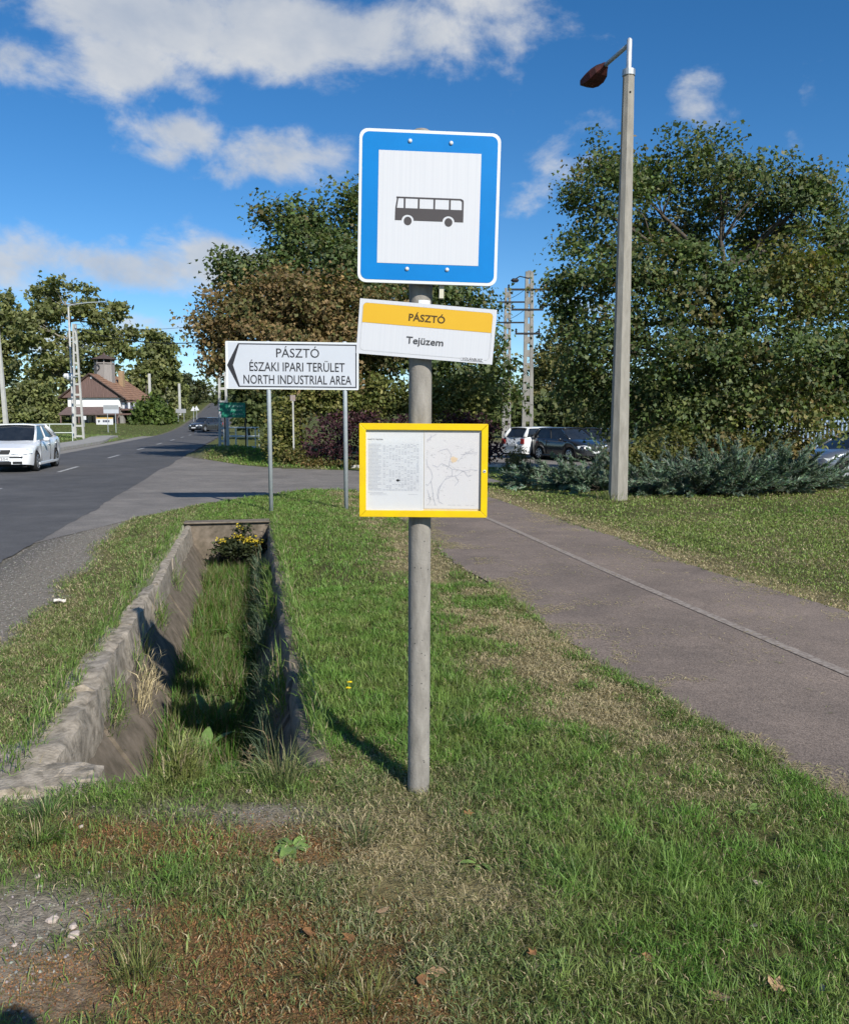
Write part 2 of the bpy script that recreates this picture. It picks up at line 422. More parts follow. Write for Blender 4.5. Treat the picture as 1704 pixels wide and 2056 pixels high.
_z2 = _n.new('ShaderNodeTexNoise'); _z2.inputs['Scale'].default_value = 90; _z2.inputs['Detail'].default_value = 6; _l.new(_t.outputs['Object'], _z2.inputs['Vector'])
_bp = _n.new('ShaderNodeBump'); _bp.inputs['Strength'].default_value = .8; _bp.inputs['Distance'].default_value = .012; _l.new(_z2.outputs[0], _bp.inputs['Height']); _l.new(_bp.outputs[0], _b.inputs['Normal'])
tag(link('ground', npmesh('ground', np.stack([XX, YY, ZZ], -1).reshape(-1, 3), fq, gc.reshape(-1, 3), True), GROUND), 'grassy ground of verges and lawns reaching to the hill', kind='structure')

def asphalt(name, c1, c2, speck=.35, sc=420, crack=.28, crackw=.25):
    m = bpy.data.materials.new(name); m.use_nodes = True
    n = m.node_tree.nodes; l = m.node_tree.links; b = n['Principled BSDF']; b.inputs['Roughness'].default_value = .85; b.inputs['Specular IOR Level'].default_value = .25
    t = n.new('ShaderNodeTexCoord')
    z = n.new('ShaderNodeTexNoise'); z.inputs['Scale'].default_value = 1.6; z.inputs['Detail'].default_value = 7; z.inputs['Roughness'].default_value = .65; l.new(t.outputs['Object'], z.inputs['Vector'])
    r = n.new('ShaderNodeValToRGB'); r.color_ramp.elements[0].color = (*c1, 1); r.color_ramp.elements[1].color = (*c2, 1); r.color_ramp.elements[0].position = .32; r.color_ramp.elements[1].position = .68
    l.new(z.outputs[0], r.inputs[0])
    v = n.new('ShaderNodeTexVoronoi'); v.inputs['Scale'].default_value = sc*.35; l.new(t.outputs['Object'], v.inputs['Vector'])
    hv = n.new('ShaderNodeMixRGB'); hv.blend_type = 'OVERLAY'; hv.inputs[0].default_value = speck
    bw = n.new('ShaderNodeRGBToBW'); l.new(v.outputs['Color'], bw.inputs[0])
    l.new(r.outputs[0], hv.inputs[1]); l.new(bw.outputs[0], hv.inputs[2]); l.new(hv.outputs[0], b.inputs['Base Color'])
    z3 = n.new('ShaderNodeTexNoise'); z3.inputs['Scale'].default_value = .45; z3.inputs['Detail'].default_value = 10; z3.inputs['Roughness'].default_value = .7; l.new(t.outputs['Object'], z3.inputs['Vector'])
    r3 = n.new('ShaderNodeValToRGB'); r3.color_ramp.elements[0].position = .36; r3.color_ramp.elements[0].color = (.80, .80, .80, 1); r3.color_ramp.elements[1].position = .66; r3.color_ramp.elements[1].color = (1.14, 1.13, 1.11, 1); l.new(z3.outputs[0], r3.inputs[0])
    ck = n.new('ShaderNodeTexVoronoi'); ck.feature = 'DISTANCE_TO_EDGE'; ck.inputs['Scale'].default_value = crack
    wz = n.new('ShaderNodeTexNoise'); wz.inputs['Scale'].default_value = 2.2; wz.inputs['Detail'].default_value = 6; l.new(t.outputs['Object'], wz.inputs['Vector'])
    wa = n.new('ShaderNodeVectorMath'); wa.operation = 'MULTIPLY_ADD'; l.new(wz.outputs['Color'], wa.inputs[0]); wa.inputs[1].default_value = (.9, .9, .9); l.new(t.outputs['Object'], wa.inputs[2]); l.new(wa.outputs[0], ck.inputs['Vector'])
    rc = n.new('ShaderNodeValToRGB'); rc.color_ramp.elements[0].position = 0; rc.color_ramp.elements[0].color = (.55, .55, .55, 1); rc.color_ramp.elements[1].position = .012; rc.color_ramp.elements[1].color = (1, 1, 1, 1); l.new(ck.outputs[0], rc.inputs[0])
    m3 = n.new('ShaderNodeMixRGB'); m3.blend_type = 'MULTIPLY'; m3.inputs[0].default_value = 1; l.new(hv.outputs[0], m3.inputs[1]); l.new(r3.outputs[0], m3.inputs[2])
    m4 = n.new('ShaderNodeMixRGB'); m4.blend_type = 'MULTIPLY'; m4.inputs[0].default_value = crackw; l.new(m3.outputs[0], m4.inputs[1]); l.new(rc.outputs[0], m4.inputs[2]); l.new(m4.outputs[0], b.inputs['Base Color'])
    bp = n.new('ShaderNodeBump'); bp.inputs['Strength'].default_value = .35; bp.inputs['Distance'].default_value = .004
    l.new(v.outputs['Distance'], bp.inputs['Height']); l.new(bp.outputs[0], b.inputs['Normal'])
    return m
ROADM = asphalt('road_asphalt', (.086, .084, .086), (.116, .113, .113), .3, 300)
APRONM = asphalt('side_road_asphalt', (.24, .218, .198), (.168, .155, .142), .35, 260)
PATHM = asphalt('path_asphalt', (.245, .194, .160), (.180, .145, .122), .45, 380)
LINEM = mat('worn_white_marking', (.50, .50, .49), (.30, .30, .30), 9, .8, detail=9, contrast=(.35, .6))
FADEDM = mat('faded_path_line', (.335, .29, .25), (.20, .160, .133), 30, .85, detail=10, contrast=(.40, .62))
def strip(name, tlf, trf, sarr, m, z=.0, nt=2, kind='structure', label=None, parent=None):
    sarr = np.asarray(sarr, float); L = tlf(sarr) if callable(tlf) else np.full(len(sarr), tlf); Rr = trf(sarr) if callable(trf) else np.full(len(sarr), trf)
    vs = []
    for k in range(nt+1):
        t = L+(Rr-L)*k/nt; x = t*RN[0]+sarr*RD[0]; y = t*RN[1]+sarr*RD[1]
        vs.append(np.stack([x, y, hill(x, y)+z], -1))
    v = np.stack(vs, 1); n = len(sarr); id_ = np.arange(n*(nt+1)).reshape(n, nt+1)
    f = np.stack([id_[:-1, :-1], id_[:-1, 1:], id_[1:, 1:], id_[1:, :-1]], -1).reshape(-1, 4)
    o = link(name, npmesh(name, v.reshape(-1, 3), f, None, True), m, parent)
    if kind: tag(o, label, kind=kind)
    return o
far_s = np.concatenate([np.arange(-30, 3, .4), np.arange(3, 20, .1), np.arange(20, 90, 2), np.arange(90, 700, 5)])
def roadR(s): return -2.86 + .30*(fbm(s, s*0+.5, .9, 41, 5)-.5)
road = strip('road', lambda s: s*0-8.55, roadR, far_s, ROADM, .004, 6, label='dark asphalt road running past the stop and up the hill')
def shR(s): return np.minimum(shoulder(s)-.02, -1.7)
# road markings: dashed centre line
for i, (a, b) in enumerate([(27.3, 30.3), (36.4, 39.4), (45.4, 48.4), (54.4, 57.4), (63.5, 66.5), (72.5, 75.5), (81.5, 84.5), (90.5, 93.5), (18.3, 21.3), (9.3, 12.3)]):
    o = strip('lane_dash', -5.86, -5.74, np.linspace(a, b, 8), LINEM, .009, 1, kind=None, parent=road)
apv = MB(); apv.add([W(t, s, .0005) for t, s in APRON], [tuple(range(len(APRON)))])
o = apv.build('side_road', APRONM); tag(o, 'pale worn asphalt mouth of the side road', kind='structure')
pv = MB(); pv.add([W(t, s, -.29) for t, s in PARK], [tuple(range(len(PARK)))])
tag(pv.build('parking_area', APRONM), 'asphalt parking area behind the low junipers', kind='structure')
ps = np.arange(-8, 18.9, .08)
pth = strip('footpath', pathL, pathR, ps, PATHM, .006, 10, label='brownish asphalt footpath with a faded centre line')
def pcl(s): return 3.72+.02*np.sin(s*.6)
strip('path_line', lambda s: pcl(s)-.045, lambda s: pcl(s)+.045, np.arange(-4, 18.5, .2), FADEDM, .0105, 1, kind=None, parent=pth)
# pavement and kerb on the far side of the road
PAVE = mat('pale_concrete_paving', (.36, .34, .31), (.27, .26, .24), 3, .9, .2, 60)
GRAV = mat('pale_gravel', (.30, .28, .25), (.20, .185, .165), 25, .95, .5, 120, detail=9)
strip('gravel_edge', lambda s: s*0-9.5-.25*np.sin(s*.09), lambda s: s*0-8.5, np.arange(18, 80, 1.0), GRAV, .001, 1, label='pale gravel strip along the far side of the road')
def kerbL(s): return -11.3-1.5*sstep(58, 76, s)
def kerbR(s): return -9.6-1.6*sstep(56, 76, s)
sarr = np.arange(22, 77, 1.0)
kv = []; kf = []
for s in sarr:
    for (t, z) in ((kerbR(s), -.04), (kerbR(s)-.02, .13), (kerbL(s), .15), (kerbL(s)-.05, -.04)):
        kv.append(W(float(t), float(s), z))
for i in range(len(sarr)-1):
    for j in range(3): kf.append((i*4+j, i*4+4+j, i*4+5+j, i*4+1+j))
kf += [(0, 1, 2, 3), tuple(len(kv)-4+j for j in (3, 2, 1, 0))]
kb = MB(); kb.add(kv, kf); tag(kb.build('pavement', PAVE), 'raised pale concrete pavement with kerb across the road', kind='structure')

# ---- ditch lined with concrete
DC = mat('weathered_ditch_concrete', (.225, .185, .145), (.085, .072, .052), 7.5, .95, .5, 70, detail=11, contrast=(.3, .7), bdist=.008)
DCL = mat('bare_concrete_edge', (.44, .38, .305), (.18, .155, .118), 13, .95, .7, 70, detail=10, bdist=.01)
SOIL = mat('dark_ditch_soil', (.075, .06, .042), (.05, .05, .02), 9, 1, .8, 40)
RZ = math.atan2(RN[1], RN[0])
ditch = empty('drainage_ditch', (0, 0, 0), RZ)
tag(ditch, 'open roadside ditch lined with weathered concrete and overgrown with grass', 'ditch')
def extr(name, prof, s0, s1, m, step=.09, amp=.012, seed=0, wob=0.0, parent=ditch, taper=None):
    """closed profile (t,z) drawn along s with uneven surface"""
    n = max(3, int((s1-s0)/step)); sv = np.linspace(s0, s1, n); k = len(prof); vs = []
    for s in sv:
        for j, (t, z) in enumerate(prof):
            q = amp*2*(float(fbm(s*1.0+j*7.7, j*3.1+seed, 3.0, seed, 3))-.5); q2 = amp*2*(float(fbm(s+j*5.7+50, j*3.1+seed, 5.0, seed+4, 3))-.5)
            w = wob*2*(float(fbm(s, seed*1.7, .8, seed+9, 2))-.5)
            vs.append((t+q+w, s+q2*.5, z+q2))
    fs = []
    for i in range(n-1):
        for j in range(k): fs.append((i*k+j, i*k+(j+1) % k, (i+1)*k+(j+1) % k, (i+1)*k+j))
    fs += [tuple(range(k-1, -1, -1)), tuple((n-1)*k+j for j in range(k))]
    b = MB(); b.add(vs, fs); o = b.build(name, m, parent, smooth=True); o.modifiers.new('split', 'EDGE_SPLIT').split_angle = math.radians(42); return o
cuts = [3.86, 5.3, 6.95, 8.6, 10.2, 11.8, 13.3]
for i in range(6):
    a, b = cuts[i]+.006, cuts[i+1]-.006
    wl_ = [.27, .23, .15, .09, .07, .08][i]
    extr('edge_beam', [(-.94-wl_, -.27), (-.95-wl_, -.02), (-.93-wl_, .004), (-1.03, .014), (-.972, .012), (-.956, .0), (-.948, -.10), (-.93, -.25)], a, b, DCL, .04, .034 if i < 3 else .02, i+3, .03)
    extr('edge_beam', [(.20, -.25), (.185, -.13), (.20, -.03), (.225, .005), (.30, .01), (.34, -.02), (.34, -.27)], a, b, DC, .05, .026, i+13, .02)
    for k in range(2):
        aa = a + (b-a)*k/2 + .011; bb = a+(b-a)*(k+1)/2-.011
        dz = R.uniform(-.022, .022)
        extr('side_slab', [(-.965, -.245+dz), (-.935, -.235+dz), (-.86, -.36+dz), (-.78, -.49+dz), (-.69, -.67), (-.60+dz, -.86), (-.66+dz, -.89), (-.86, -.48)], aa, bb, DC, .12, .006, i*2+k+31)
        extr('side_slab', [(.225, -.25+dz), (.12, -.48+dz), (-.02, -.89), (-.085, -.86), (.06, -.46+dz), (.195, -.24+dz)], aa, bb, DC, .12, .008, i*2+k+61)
# floor
fl_t = np.linspace(-.72, .02, 13); fl_s = np.arange(3.85, 13.36, .12); FT, FS = np.meshgrid(fl_t, fl_s)
def ditchz(t, s): return -.80 + .09*(fbm(t, s, 3, 71, 3)-.5) + .10*((np.asarray(t)+.35)/.35)**2*.5 + .30*(1-sstep(3.85, 4.9, s))
FZ = ditchz(FT, FS)
fi = np.arange(FT.size).reshape(FT.shape); ff = np.stack([fi[:-1, :-1], fi[:-1, 1:], fi[1:, 1:], fi[1:, :-1]], -1).reshape(-1, 4)
link('ditch_floor', npmesh('ditch_floor', np.stack([FT, FS, FZ], -1).reshape(-1, 3), ff, None, True), SOIL, ditch)
# headwall with the culvert pipe, and the near end wall
hb = MB(); c = (-.34, -.50); rr = .21; N = 40
rect = []
for i in range(N):
    a = 2*math.pi*i/N; dx, dz = math.cos(a), math.sin(a)
    k = min((.72 if dx > 0 else .72)/max(abs(dx), 1e-6), (.535 if dz > 0 else .42)/max(abs(dz), 1e-6)); rect.append((c[0]+dx*k, c[1]+dz*k))
circ = [(c[0]+rr*math.cos(2*math.pi*i/N), c[1]+rr*math.sin(2*math.pi*i/N)) for i in range(N)]
vs = [(x, 13.28, z) for x, z in rect]+[(x, 13.28, z) for x, z in circ]+[(x, 13.9, z) for x, z in circ]+[(x, 13.50, z) for x, z in rect]
fs = [(i, (i+1) % N, N+(i+1) % N, N+i) for i in range(N)]+[(N+i, N+(i+1) % N, 2*N+(i+1) % N, 2*N+i) for i in range(N)]+[(i, 3*N+i, 3*N+(i+1) % N, (i+1) % N) for i in range(N)]
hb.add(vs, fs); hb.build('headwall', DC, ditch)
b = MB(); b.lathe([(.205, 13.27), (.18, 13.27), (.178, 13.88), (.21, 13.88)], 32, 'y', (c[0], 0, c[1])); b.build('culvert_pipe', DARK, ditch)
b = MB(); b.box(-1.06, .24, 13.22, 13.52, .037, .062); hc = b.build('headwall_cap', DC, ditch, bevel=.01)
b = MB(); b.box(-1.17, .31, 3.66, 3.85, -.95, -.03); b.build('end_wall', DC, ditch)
# ---------------------------------------------------------------- grass
def blade_mesh(x, y, z, L, wd, yaw, lean, col, bend=.5, vx=None):
    n = len(x); up = np.zeros((n, 3)); up[:, 2] = 1
    dirv = np.stack([np.cos(yaw), np.sin(yaw), np.zeros(n)], -1)
    side = np.stack([-np.sin(yaw+1.0*0), np.cos(yaw), np.zeros(n)], -1)
    rot = NR.uniform(-1.2, 1.2, n)
    side = side*np.cos(rot)[:, None]+dirv*np.sin(rot)[:, None]
    p = np.stack([x, y, z], -1)
    wd = wd*1.15; l1 = (L*.5)[:, None]; ln = lean[:, None]
    mid = p + up*l1*np.sqrt(np.clip(1-(ln*.55)**2, .05, 1)) + dirv*l1*ln*.55
    tip = mid + up*(L*.5)[:, None]*np.sqrt(np.clip(1-np.clip(ln*1.25, 0, .99)**2, .02, 1)) + dirv*(L*.5)[:, None]*np.clip(ln*1.25, 0, 1.1)
    w = wd[:, None]*.5
    v = np.stack([p, mid+side*w, tip, mid-side*w], 1).reshape(-1, 3)
    b = (np.arange(n)*4)[:, None]
    f = np.stack([b+0, b+1, b+3, b+3, b+1, b+2], -1).reshape(-1, 3)
    c = np.repeat(col, 4, axis=0)
    return v, f, c
def cat(parts):
    off = 0; V = []; F = []; C = []
    for v, f, c in parts:
        V.append(v); F.append(f+off); C.append(c); off += len(v)
    return np.concatenate(V), np.concatenate(F), np.concatenate(C)
PAL = {'green': (.155, .255, .050), 'lush': (.125, .285, .040), 'olive': (.225, .260, .078), 'grey': (.205, .215, .120), 'straw': (.60, .50, .30), 'pale': (.44, .39, .24), 'moss': (.37, .20, .085), 'rust': (.29, .135, .07), 'mossg': (.20, .165, .06), 'blue': (.125, .185, .105)}
PALn = {k: np.array(v) for k, v in PAL.items()}
def in_ditch(t, s): return (t > DT0+.10) & (t < DT1-.045) & (s > DS0+.05) & (s < DS1-.1)
def lawn_points(n, t0, t1, s0, s1):
    t = NR.uniform(t0, t1, n); s = NR.uniform(s0, s1, n)
    x = t*RN[0]+s*RD[0]; y = t*RN[1]+s*RD[1]
    return x, y
def visible(x, y, margin=80):
    d = y*CP+1.65*SP
    u = 852+FPX*x/np.maximum(d, .1)
    zc = -y*SP*-1; 
    py = 1028 + FPX*((1.65*CP - y*SP)/np.maximum(d, .1))
    return (u > -margin) & (u < 1704+margin) & (py < 2056+margin*1.2)
def make_lawn(n, t0, t1, s0, s1, wscale=1.0, hscale=1.0, extra=None, seed=1):
    x, y = lawn_points(n, t0, t1, s0, s1)
    k = visible(x, y); x = x[k]; y = y[k]
    t, s, dry, moss, bare, n1, n2 = fields(x, y)
    ok = ~in_ditch(t, s)
    edge = .10*(NR.random(len(t)))**2.5
    ok &= ~((t > pathL(s)+edge-.01) & (t < pathR(s)-edge+.02) & (s < 19.5))
    ok &= ~inpoly(t, s, APRON) & ~inpoly(t, s, PARK)
    sh = shoulder(s)
    ok &= (t > sh - .10*NR.random(len(t))**2) | (t < -8.6)
    # bare and mossy places carry less grass; the concrete edges are only half overgrown
    p = 1.0 - .93*np.clip(bare*1.6, 0, 1) - .72*np.clip(moss*1.2, 0, 1)
    clump = fbm(x, y, 9, 77, 3)
    p = p*np.clip(.55+1.6*(clump-.33)*2, .2, 1)
    edgeL = (t > -1.20) & (t < -.93) & (s > 3.7) & (s < 13.5)
    p = np.where(edgeL, p*np.where(s < 5.6, np.clip((fbm(x, y, 5, 91, 3)-.50)*5, 0, .85), np.clip((fbm(x, y, 4, 91, 3)-.36)*5, 0, .95)), p)
    edgeR = (t > .17) & (t < .30) & (s > 3.9) & (s < 13.3)
    p = np.where(edgeR, p*np.clip((fbm(x, y, 4, 92, 3)-.42)*5, .05, .9), p)
    ok &= NR.random(len(t)) < np.clip(p, 0.03, 1)
    x, y, t, s, dry, moss, bare, n1, n2, clump = [a[ok] for a in (x, y, t, s, dry, moss, bare, n1, n2, clump)]
    n = len(x); r = NR.random(n); r2 = NR.random(n)
    right = t > pathR(s)
    left = t < -.9
    fore = s < 3.75
    lush = np.clip(1.2-2.0*dry, 0, 1)
    # foreground left of the pole is thin, greyish; to the right it is lush
    greyness = np.clip(.8*np.exp(-((x+.08)/.38)**2)*fore + .30*left + .3*blob(x, y, 640, 1780, .6, .5) + .3*blob(x, y, 700, 2000, .5, .4), 0, 1)
    col = PALn['green'][None]*(1-(n1*.8)[:, None]) + PALn['lush'][None]*(n1*.8)[:, None]
    wgt = np.clip((n2-.35)*1.6, 0, .8)[:, None]; col = col*(1-wgt)+PALn['olive']*wgt
    g = (greyness*(.4+.6*r2))[:, None]; col = col*(1-g)+PALn['grey']*g
    isdry = r < np.clip(dry*.9+.09+.22*greyness, 0, .94)
    dcol = PALn['straw']*(.45+.65*r2[:, None])*(1-.35*n1[:, None]) + PALn['pale']*.2
    col = np.where(isdry[:, None], dcol, col)
    ol = np.clip(right*.62, 0, 1)[:, None]*(~isdry)[:, None]; col = col*(1-ol)+(PALn['olive']*np.array([.95, 1.08, .9]))*1.15*ol
    br = blob(x, y, 1690, 1030, 1.6, 1.3)[:, None]*(~isdry)[:, None]; col = col*(1-br*.8)+np.array((.12, .23, .03))*br*.8
    col = col*(.55+.85*NR.random((n, 1)))*(.72+.56*fbm(x, y, 14, 301, 2)[:, None])
    d = np.sqrt(x*x+y*y)
    thatch = NR.random(n) < .24+.35*dry
    tcol = np.where((NR.random(n) < .22+.75*dry)[:, None], PALn['straw']*.85, PALn['olive']*.85)*(.45+.8*NR.random((n, 1)))
    col = np.where(thatch[:, None], tcol, col)
    L = (.020+.022*lush+.045*np.clip(clump-.45, 0, .5)*2)*hscale*(.5+1.0*NR.random(n))
    L = np.where(right, L*.75, L); L = np.where(isdry, L*.75, L); L = L*(1-.35*greyness)
    L = L*(1+.45*blob(x, y, 760, 1400, .9, 1.8))*(1+.5*blob(x, y, 1300, 1760, .5, .35))
    wd = (.0019+.0016*NR.random(n))*wscale*(1+.12*np.clip(d-3, 0, 40))
    lean = np.clip(NR.normal(.70, .28, n), 0, .98); lean = np.where(isdry, np.clip(lean+.35, 0, .98), lean)
    lean = np.where(thatch, NR.uniform(.90, .985, n), lean); L = np.where(thatch, NR.uniform(.02, .055, n)*hscale, L)
    yaw = NR.uniform(0, 2*np.pi, n)
    return blade_mesh(x, y, gz(x, y)-.004+np.where(thatch, .004+.012*NR.random(n), 0), L, wd, yaw, lean, col)
parts = [make_lawn(420000, -3.2, 3.2, 1.7, 4.4), make_lawn(270000, -1.95, 2.7, 4.4, 8.0, 1.1), make_lawn(190000, -2.4, 2.7, 8.0, 20.0, 1.25, 1.1)]
v, f, c = cat(parts)
tag(link('verge_grass', npmesh('verge_grass', v, f, c), GRASS), 'patchy green and dry grass of the near verge', kind='stuff')
v, f, c = cat([make_lawn(150000, 4.6, 10.5, 3.0, 13.0, 1.8), make_lawn(80000, 4.6, 14.0, 13.0, 27.0, 2.0, 1.3)])
tag(link('lawn_grass', npmesh('lawn_grass', v, f, c), GRASS), 'short mown lawn beyond the footpath', kind='stuff')
v, f, c = cat([make_lawn(36000, -3.2, 3.0, 27.0, 48.0, 2.0, 2.4), make_lawn(75000, -30, -9.6, 22, 80, 1.9, 2.2), make_lawn(34000, -60, -8.8, 76, 128, 1.8, 2.2)])
tag(link('roadside_grass', npmesh('roadside_grass', v, f, c), GRASS), 'rough grass along the road beyond the junction', kind='stuff')
# moss cushions: countless tiny shoots
def moss_pts(n):
    x = NR.uniform(-1.7, .7, n); y = NR.uniform(1.9, 3.9, n)
    t, s, dry, moss, bare, n1, n2 = fields(x, y)
    k = (NR.random(n) < np.clip(moss*1.5-.1, 0, 1)) & ~in_ditch(t, s)
    x = x[k]; y = y[k]; m = len(x); r = NR.random((m, 1)); q = fbm(x, y, 8, 55, 3)[:, None]
    col = np.where(r < .35, PALn['rust'], np.where(r < .75, PALn['moss'], PALn['mossg']))*(.6+.8*NR.random((m, 1)))*(.7+.6*q)
    return blade_mesh(x, y, gz(x, y)-.003, NR.uniform(.004, .012, m), NR.uniform(.003, .006, m), NR.uniform(0, 6.28, m), NR.uniform(.1, .9, m), col)
v, f, c = moss_pts(150000)
tag(link('moss', npmesh('moss', v, f, c), GRASS), 'rusty orange moss and dried stonecrop on bare soil', kind='stuff')
# straw clippings and litter of the grass on the path
def clippings(n):
    s = NR.uniform(2.5, 17, n); side = NR.random(n); w = np.abs(NR.normal(0, .33, n))
    streak = vnoise(s, s*0, 1.3, 12)
    t = np.where(side < .6, pathL(s)+w*(.35+1.5*streak*streak), np.where(side < .85, pathR(s)-w*.8, NR.uniform(2.4, 4.8, n)))
    x = t*RN[0]+s*RD[0]; y = t*RN[1]+s*RD[1]
    k = visible(x, y) & (fbm(x, y, 2.5, 66, 3) > np.where(side < .6, .46, .53)); x = x[k]; y = y[k]; m = len(x)
    col = PALn['straw']*(.6+.5*NR.random((m, 1)))*np.where(NR.random((m, 1)) < .25, np.array([.6, .75, .5]), 1.0)
    d = np.hypot(x, y)
    return blade_mesh(x, y, np.full(m, .0075), NR.uniform(.03, .09, m), .0032*(1+.1*d), NR.uniform(0, 6.28, m), NR.uniform(.9, .99, m), col)
v, f, c = clippings(24000); v[:, 2] = np.minimum(v[:, 2], .013)
tag(link('grass_clippings', npmesh('grass_clippings', v, f, c), GRASS), 'dry grass clippings strewn over the footpath edge', kind='stuff')
# ditch growth
def ditch_pts(n):
    t = NR.uniform(-.70, .0, n); s = NR.uniform(3.9, 13.2, n)
    k = (fbm(t, s, 3, 101, 3) > .30); t = t[k]; s = s[k]; m = len(t); r = NR.random(m)
    x = t*RN[0]+s*RD[0]; y = t*RN[1]+s*RD[1]
    col = np.where((r < .22)[:, None], PALn['straw']*.45, np.where((r < .55)[:, None], PALn['olive']*.72, PALn['lush']*.72))*(.55+.7*NR.random((m, 1)))
    L = NR.uniform(.08, .36, m)*(.35+1.3*fbm(t, s, 3, 5, 3))
    return blade_mesh(x, y, ditchz(t, s)-.01, L, .0045*(1+.07*y), NR.uniform(0, 6.28, m), np.clip(NR.normal(.45, .25, m), 0, .95), col)
def wall_fringe(n, t0, z0, sa, sb, col, Lr, yaw0, seed, thr=.5, dens=2.0):
    s = NR.uniform(sa, sb, n); cl = fbm(s, s*0+seed, dens, seed, 2); k = cl > thr; s = s[k]; m = len(s)
    t = t0+NR.normal(0, .03, m); x = t*RN[0]+s*RD[0]; y = t*RN[1]+s*RD[1]
    yaw = RZ+yaw0+NR.normal(0, 1.3, m)+2.0*(fbm(s, s*0+seed, 5, seed+3, 2)-.5)
    cc = np.array(col)*(.5+.8*NR.random((m, 1))); dr = NR.random(m) < .15; cc[dr] = PALn['straw']*.6
    return blade_mesh(x, y, np.full(m, z0)+NR.normal(0, .08, m), NR.uniform(*Lr, m), .0042*(1+.06*y), yaw, np.clip(NR.normal(.62, .3, m), .05, .99), cc)
parts = [ditch_pts(34000),
         wall_fringe(4200, .06, -.50, 4.4, 12.6, PAL['blue'], (.06, .30), math.pi-.4, 7, .45, 3.4),
         wall_fringe(2200, .15, -.27, 5.0, 11.5, PAL['green'], (.06, .30), math.pi+.5, 17, .52, 3.0),
         wall_fringe(2600, -.90, -.27, 4.2, 12.5, PAL['green'], (.08, .22), 0, 9, .56, 1.6),
         wall_fringe(1200, -.82, -.40, 5.2, 10.5, PAL['straw'], (.08, .2), 0, 29, .60, 1.8),
         wall_fringe(4500, -1.13, .0, 4.0, 13.2, PAL['green'], (.05, .12), 0.2, 39, .44, 2.2),
         wall_fringe(4500, .30, -.01, 4.0, 13.2, PAL['green'], (.06, .15), math.pi, 49, .40, 2.2),
         wall_fringe(2500, -.35, -.04, 3.80, 3.87, PAL['olive'], (.05, .16), 1.5, 59, .0)]
# the grass at the near lip is spread along it
v, f, c = cat(parts)
tag(link('ditch_grass', npmesh('ditch_grass', v, f, c), GRASS), 'tall green grass and weeds filling the ditch', kind='stuff')

# grass tussocks one can tell apart
def tussock(label, px, py, n, Lr, col, lean=(.35, .2), z=0.0, spread=.035, w=.0026, name='grass_tussock'):
    g = G(px, py, z); m = int(n*1.5); lean = (lean[0]+.12, .26)
    x = NR.normal(0, spread, m); y = NR.normal(0, spread, m)
    cc = np.array(col)*(.55+.8*NR.random((m, 1))); dr = NR.random(m) < .16; cc[dr] = PALn['straw']*.8
    v, f, c = blade_mesh(x, y, np.zeros(m)-.01, NR.uniform(*Lr, m), np.full(m, w), np.arctan2(y, x)+NR.normal(0, .5, m), np.clip(NR.normal(lean[0], lean[1], m), 0, .97), cc)
    o = link(name, npmesh(name, v, f, c), GRASS, loc=(g.x, g.y, z if z else float(gz(g.x, g.y))))
    return tag(o, label, 'grass tuft', 'grass tussocks in the foreground')
tussock('spiky green grass tussock on the mossy ground at lower left', 275, 1950, 130, (.08, .17), (.19, .22, .065))
tussock('long pale grass tussock hanging over the ditch lip near the pole', 565, 1580, 150, (.15, .32), (.16, .19, .07), (.5, .2))
tussock('low grass tussock beside the broken concrete at left edge', 75, 1690, 120, (.07, .15), (.11, .16, .04), (.6, .2))
tussock('green grass tussock by the near left ditch corner', 95, 1640, 110, (.07, .14), (.09, .17, .04), (.6, .2))
tussock('yellowish grass tussock at the bottom edge, left of centre', 660, 1960, 90, (.05, .12), (.17, .17, .05), (.5, .25))
tussock('bright green grass tussock right of the pole base', 935, 1470, 140, (.07, .15), (.07, .15, .03), (.5, .2))
tussock('wispy grass tussock beside the leafy weed', 720, 1690, 90, (.06, .13), (.10, .15, .05), (.6, .2))
tussock('green grass tussock at the path edge on the right', 1220, 1500, 120, (.05, .12), (.09, .16, .03), (.6, .2))
tussock('sprawling yellow-green tussock at bottom centre', 740, 2030, 110, (.06, .13), (.18, .19, .05), (.7, .2))

tussock('ring of taller grass round the foot of the bus stop pole', 866, 1580, 50, (.03, .07), (.13, .21, .05), (.4, .2), spread=.03)
tussock('grass clump at the left foot of the bus stop pole', 812, 1582, 40, (.03, .06), (.14, .20, .06), (.4, .2), spread=.03)
tussock('weedy grass at the foot of the concrete lamp post', 1225, 1003, 160, (.10, .28), (.15, .20, .06), (.4, .2), spread=.12, w=.006)
# stones in the shoulder gravel
def stones(n, fn, size, name, label):
    x, y, z = fn(n); m = len(x)
    base = np.array([(1,0,0),(-1,0,0),(0,1,0),(0,-1,0),(0,0,1),(0,0,-1)], float)
    tri = np.array([(0,2,4),(2,1,4),(1,3,4),(3,0,4),(2,0,5),(1,2,5),(3,1,5),(0,3,5)])
    s = NR.uniform(*size, m)[:, None, None]
    sh = base[None]*(1+NR.normal(0, .25, (m, 6, 1)))*np.array([1, 1, .6]); a = NR.uniform(0, 6.28, m)
    ca, sa = np.cos(a)[:, None], np.sin(a)[:, None]
    xx = sh[..., 0]*ca-sh[..., 1]*sa; yy = sh[..., 0]*sa+sh[..., 1]*ca
    v = np.stack([xx, yy, sh[..., 2]], -1)*s + np.stack([x, y, z], -1)[:, None]
    f = (tri[None]+(np.arange(m)*6)[:, None, None]).reshape(-1, 3)
    g = NR.uniform(.14, .32, (m, 1)); c = np.repeat(g*np.array([1, .94, .86])*NR.uniform(.9, 1.1, (m, 3)), 6, axis=0)
    tag(link(name, npmesh(name, v.reshape(-1, 3), f, c), STONE), label, kind='stuff')
STONE = bpy.data.materials.new('gravel_stone'); STONE.use_nodes = True
